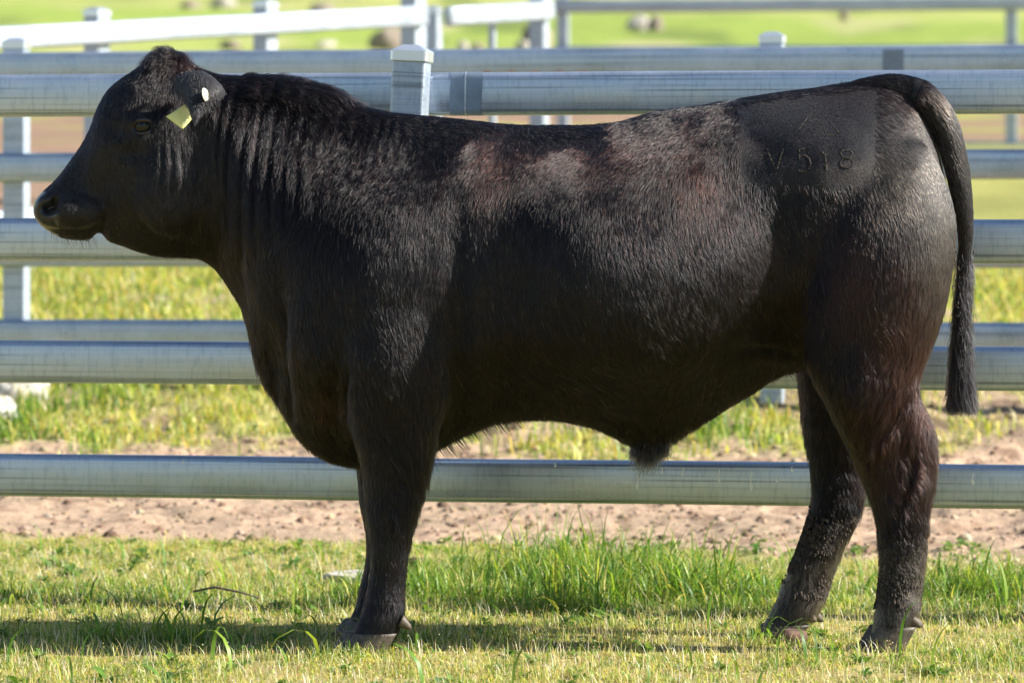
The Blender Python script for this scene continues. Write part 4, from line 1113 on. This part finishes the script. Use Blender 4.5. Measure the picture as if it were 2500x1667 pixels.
# shaggier overhang on crest, thighs, forearms, brisket, belly edge
lw = mask_w * (np.exp(-((cdy - (190 + .0 * cdx)) / 26) ** 2) * (cdx > 540) * (cdx < 850) * 3 + np.exp(-(((cdx - 2030) / 120) ** 2 + ((cdy - 920) / 230) ** 2)) * 1.1 + .35 * (cdx > 1700) * (cdy > 950) * (cdy < 1400) + np.exp(-(((cdx - 940) / 50) ** 2 + ((cdy - 1080) / 120) ** 2)) * .9 + np.exp(-(((cdx - 730) / 130) ** 2 + ((cdy - 420) / 120) ** 2)) * .8 + .12 * (cdy < 420) * (cdx > 1000) * (cdx < 1700) + np.exp(-(((cdx - 1400) / 200) ** 2 + ((cdy - 880) / 60) ** 2)) * .6 + np.exp(-(((cdx - 610) / 40) ** 2 + ((cdy - 850) / 110) ** 2)) * .6 + np.exp(-(((cdx - 390) / 50) ** 2 + ((cdy - 130) / 40) ** 2)) * .9 + .01)
grow('long_coat', 50000, lw, lmul=1.35, rad=.00045, npts=8, wave=.22, liftadd=.08, clump=.8)

crw = mask_w * (np.exp(-((cdy - 192) / 24) ** 2) * (cdx > 545) * (cdx < 850) + .5 * np.exp(-(((cdx - 385) / 45) ** 2 + ((cdy - 115) / 22) ** 2)) + 1e-5)
grow('crest_hair', 5200, crw, lmul=1.55, rad=.0004, npts=8, wave=.25, liftadd=.28, clump=.9)

# free hanging hair: tail switch and sheath tuft
def hang(name, n, root_fn, ln, spread, rad=.0005, npts=10, wave=.004, cut=None, col=(.011, .010, .011)):
    t = rng.random(n); root, dr = root_fn(t); L_ = ln(t) * rng.uniform(.75, 1.1, n); ph = rng.uniform(0, 6.28, n); ph2 = rng.uniform(0, 6.28, n); sp = rng.normal(0, 1, (n, 3)) * spread
    if cut is not None: L_ = np.clip(L_, .005, np.maximum(.006, (root[:, 2] - cut + rng.normal(0, .005, n)) / -dr[:, 2]))
    pts = []
    for i in range(npts):
        u = i / (npts - 1); q = root + dr * (L_ * u)[:, None] + sp * (math.sin(u * 1.6)) 
        q[:, 0] += wave * np.sin(ph + u * 6) * u; q[:, 1] += wave * np.sin(ph2 + u * 5) * u; pts.append(q)
    pts = np.stack(pts, 1)
    cv = bpy.data.hair_curves.new(name); cv.add_curves([npts] * n); cv.position_data.foreach_set('vector', pts.astype(np.float32).ravel())
    if 'radius' not in cv.attributes: cv.attributes.new('radius', 'FLOAT', 'POINT')
    cv.attributes['radius'].data.foreach_set('value', (np.tile(np.linspace(1, .4, npts), (n, 1)) * rad).astype(np.float32).ravel())
    at = cv.attributes.new('hcol', 'FLOAT_COLOR', 'CURVE'); c4 = np.ones((n, 4), np.float32); c4[:, :3] = np.array(col) * rng.uniform(.6, 1.5, (n, 1)); at.data.foreach_set('color', c4.ravel())
    cv.materials.append(M_hair); o = bpy.data.objects.new(name, cv); link(o, bull); return o
def tail_root(t):
    yv = 560 + 320 * t
    cxv = np.interp(yv, TAILC[:, 1], TAILC[:, 0]); th = rng.uniform(0, 6.28, len(t)); r = np.interp(yv, TAILC[:, 1], TAILC[:, 2]) * K / 1000 * rng.uniform(.5, 1.0, len(t))
    p = np.stack([X(cxv) + r * np.cos(th), -.02 + r * np.sin(th), Z(yv)], 1)
    d = np.stack([.16 * np.cos(th) * (.4 + t), .12 * np.sin(th), -np.ones(len(t))], 1); d[:, 0] += .03 * t
    return p, d
hang('tail_switch', 6500, tail_root, lambda t: .06 + .13 * t, .0045, cut=Z(944), rad=.0006, wave=.006)
def sheath_root(t):
    xx = X(1455 + 80 * t); p = np.stack([xx, rng.normal(0, .012, len(t)), np.full(len(t), Z(1012)) - .004 * rng.random(len(t))], 1)
    d = np.stack([-.25 + .25 * t, rng.normal(0, .08, len(t)), -np.ones(len(t))], 1); return p, d
hang('sheath_tuft', 1300, sheath_root, lambda t: .036 + .048 * rng.random(len(t)) * np.sin(np.pi * np.clip(t * 1.1, 0, 1)) ** .8, .005, rad=.0005, wave=.003)
def whisk_root(t):
    xx = 115 + 105 * t; zz = np.interp(xx, [115, 160, 190, 220], [535, 549, 552, 545]); p = np.stack([X(xx), rng.normal(0, .02, len(t)), Z(zz) + .004], 1)
    return p, np.stack([.1 + .25 * t + rng.normal(0, .1, len(t)), rng.normal(0, .2, len(t)), -np.ones(len(t))], 1)
hang('whiskers', 70, whisk_root, lambda t: .022 + .012 * t, .002, rad=.0003, wave=.001)
# ear hair
def on_ear(t):
    n_ = len(t); i = rng.integers(0, len(EV), n_); p = EV[i] + rng.normal(0, .002, (n_, 3)); p[:, 1] -= .004
    d = np.stack([rng.normal(.15, .15, n_), rng.normal(-.25, .15, n_), -np.ones(n_)], 1); return p, d
hang('ear_hair', 5200, on_ear, lambda t: .008 + .007 * t, .0008, rad=.0003, npts=5, wave=.0008, col=(.006, .0055, .006))

# mud on the hind legs and tail
def mud(box, n, smin, smax, name='mud'):
    w = ((cdx > box[0]) & (cdx < box[1]) & (cdy > box[2]) & (cdy < box[3]) & ((cent[:, 1] > 0) == box[4])).astype(float)
    dens = sm(-.25, .35, noise3(cent * 22, 81)) * sm(box[2], box[2] + 60, cdy)
    p, nn = sample(n, w * (dens + .03)); n = len(p)
    s = (smin + (smax - smin) * rng.random(n) ** 2.2)[:, None, None] * np.array([.5, .35, 1.5])[None, None]
    VV = oct_[None] * s * rng.uniform(.5, 1.4, (n, 10, 3))
    VV = VV + (p + nn * .008)[:, None, :]
    loops = (np.arange(n)[:, None] * 10 + np.array(fc).ravel()[None]).ravel()
    return fast_mesh(name, VV.reshape(-1, 3), loops, np.arange(n * len(fc)) * 3, M_mud, bull, smooth=True)
mud((1980, 2160, 1170, 1400, False), 2600, .0016, .0075); mud((1730, 1990, 1190, 1400, True), 3000, .0016, .0075)
mt = mud((2180, 2240, 560, 800, False), 60, .003, .007, 'tail_mud'); mt['kind'] = 'stuff'
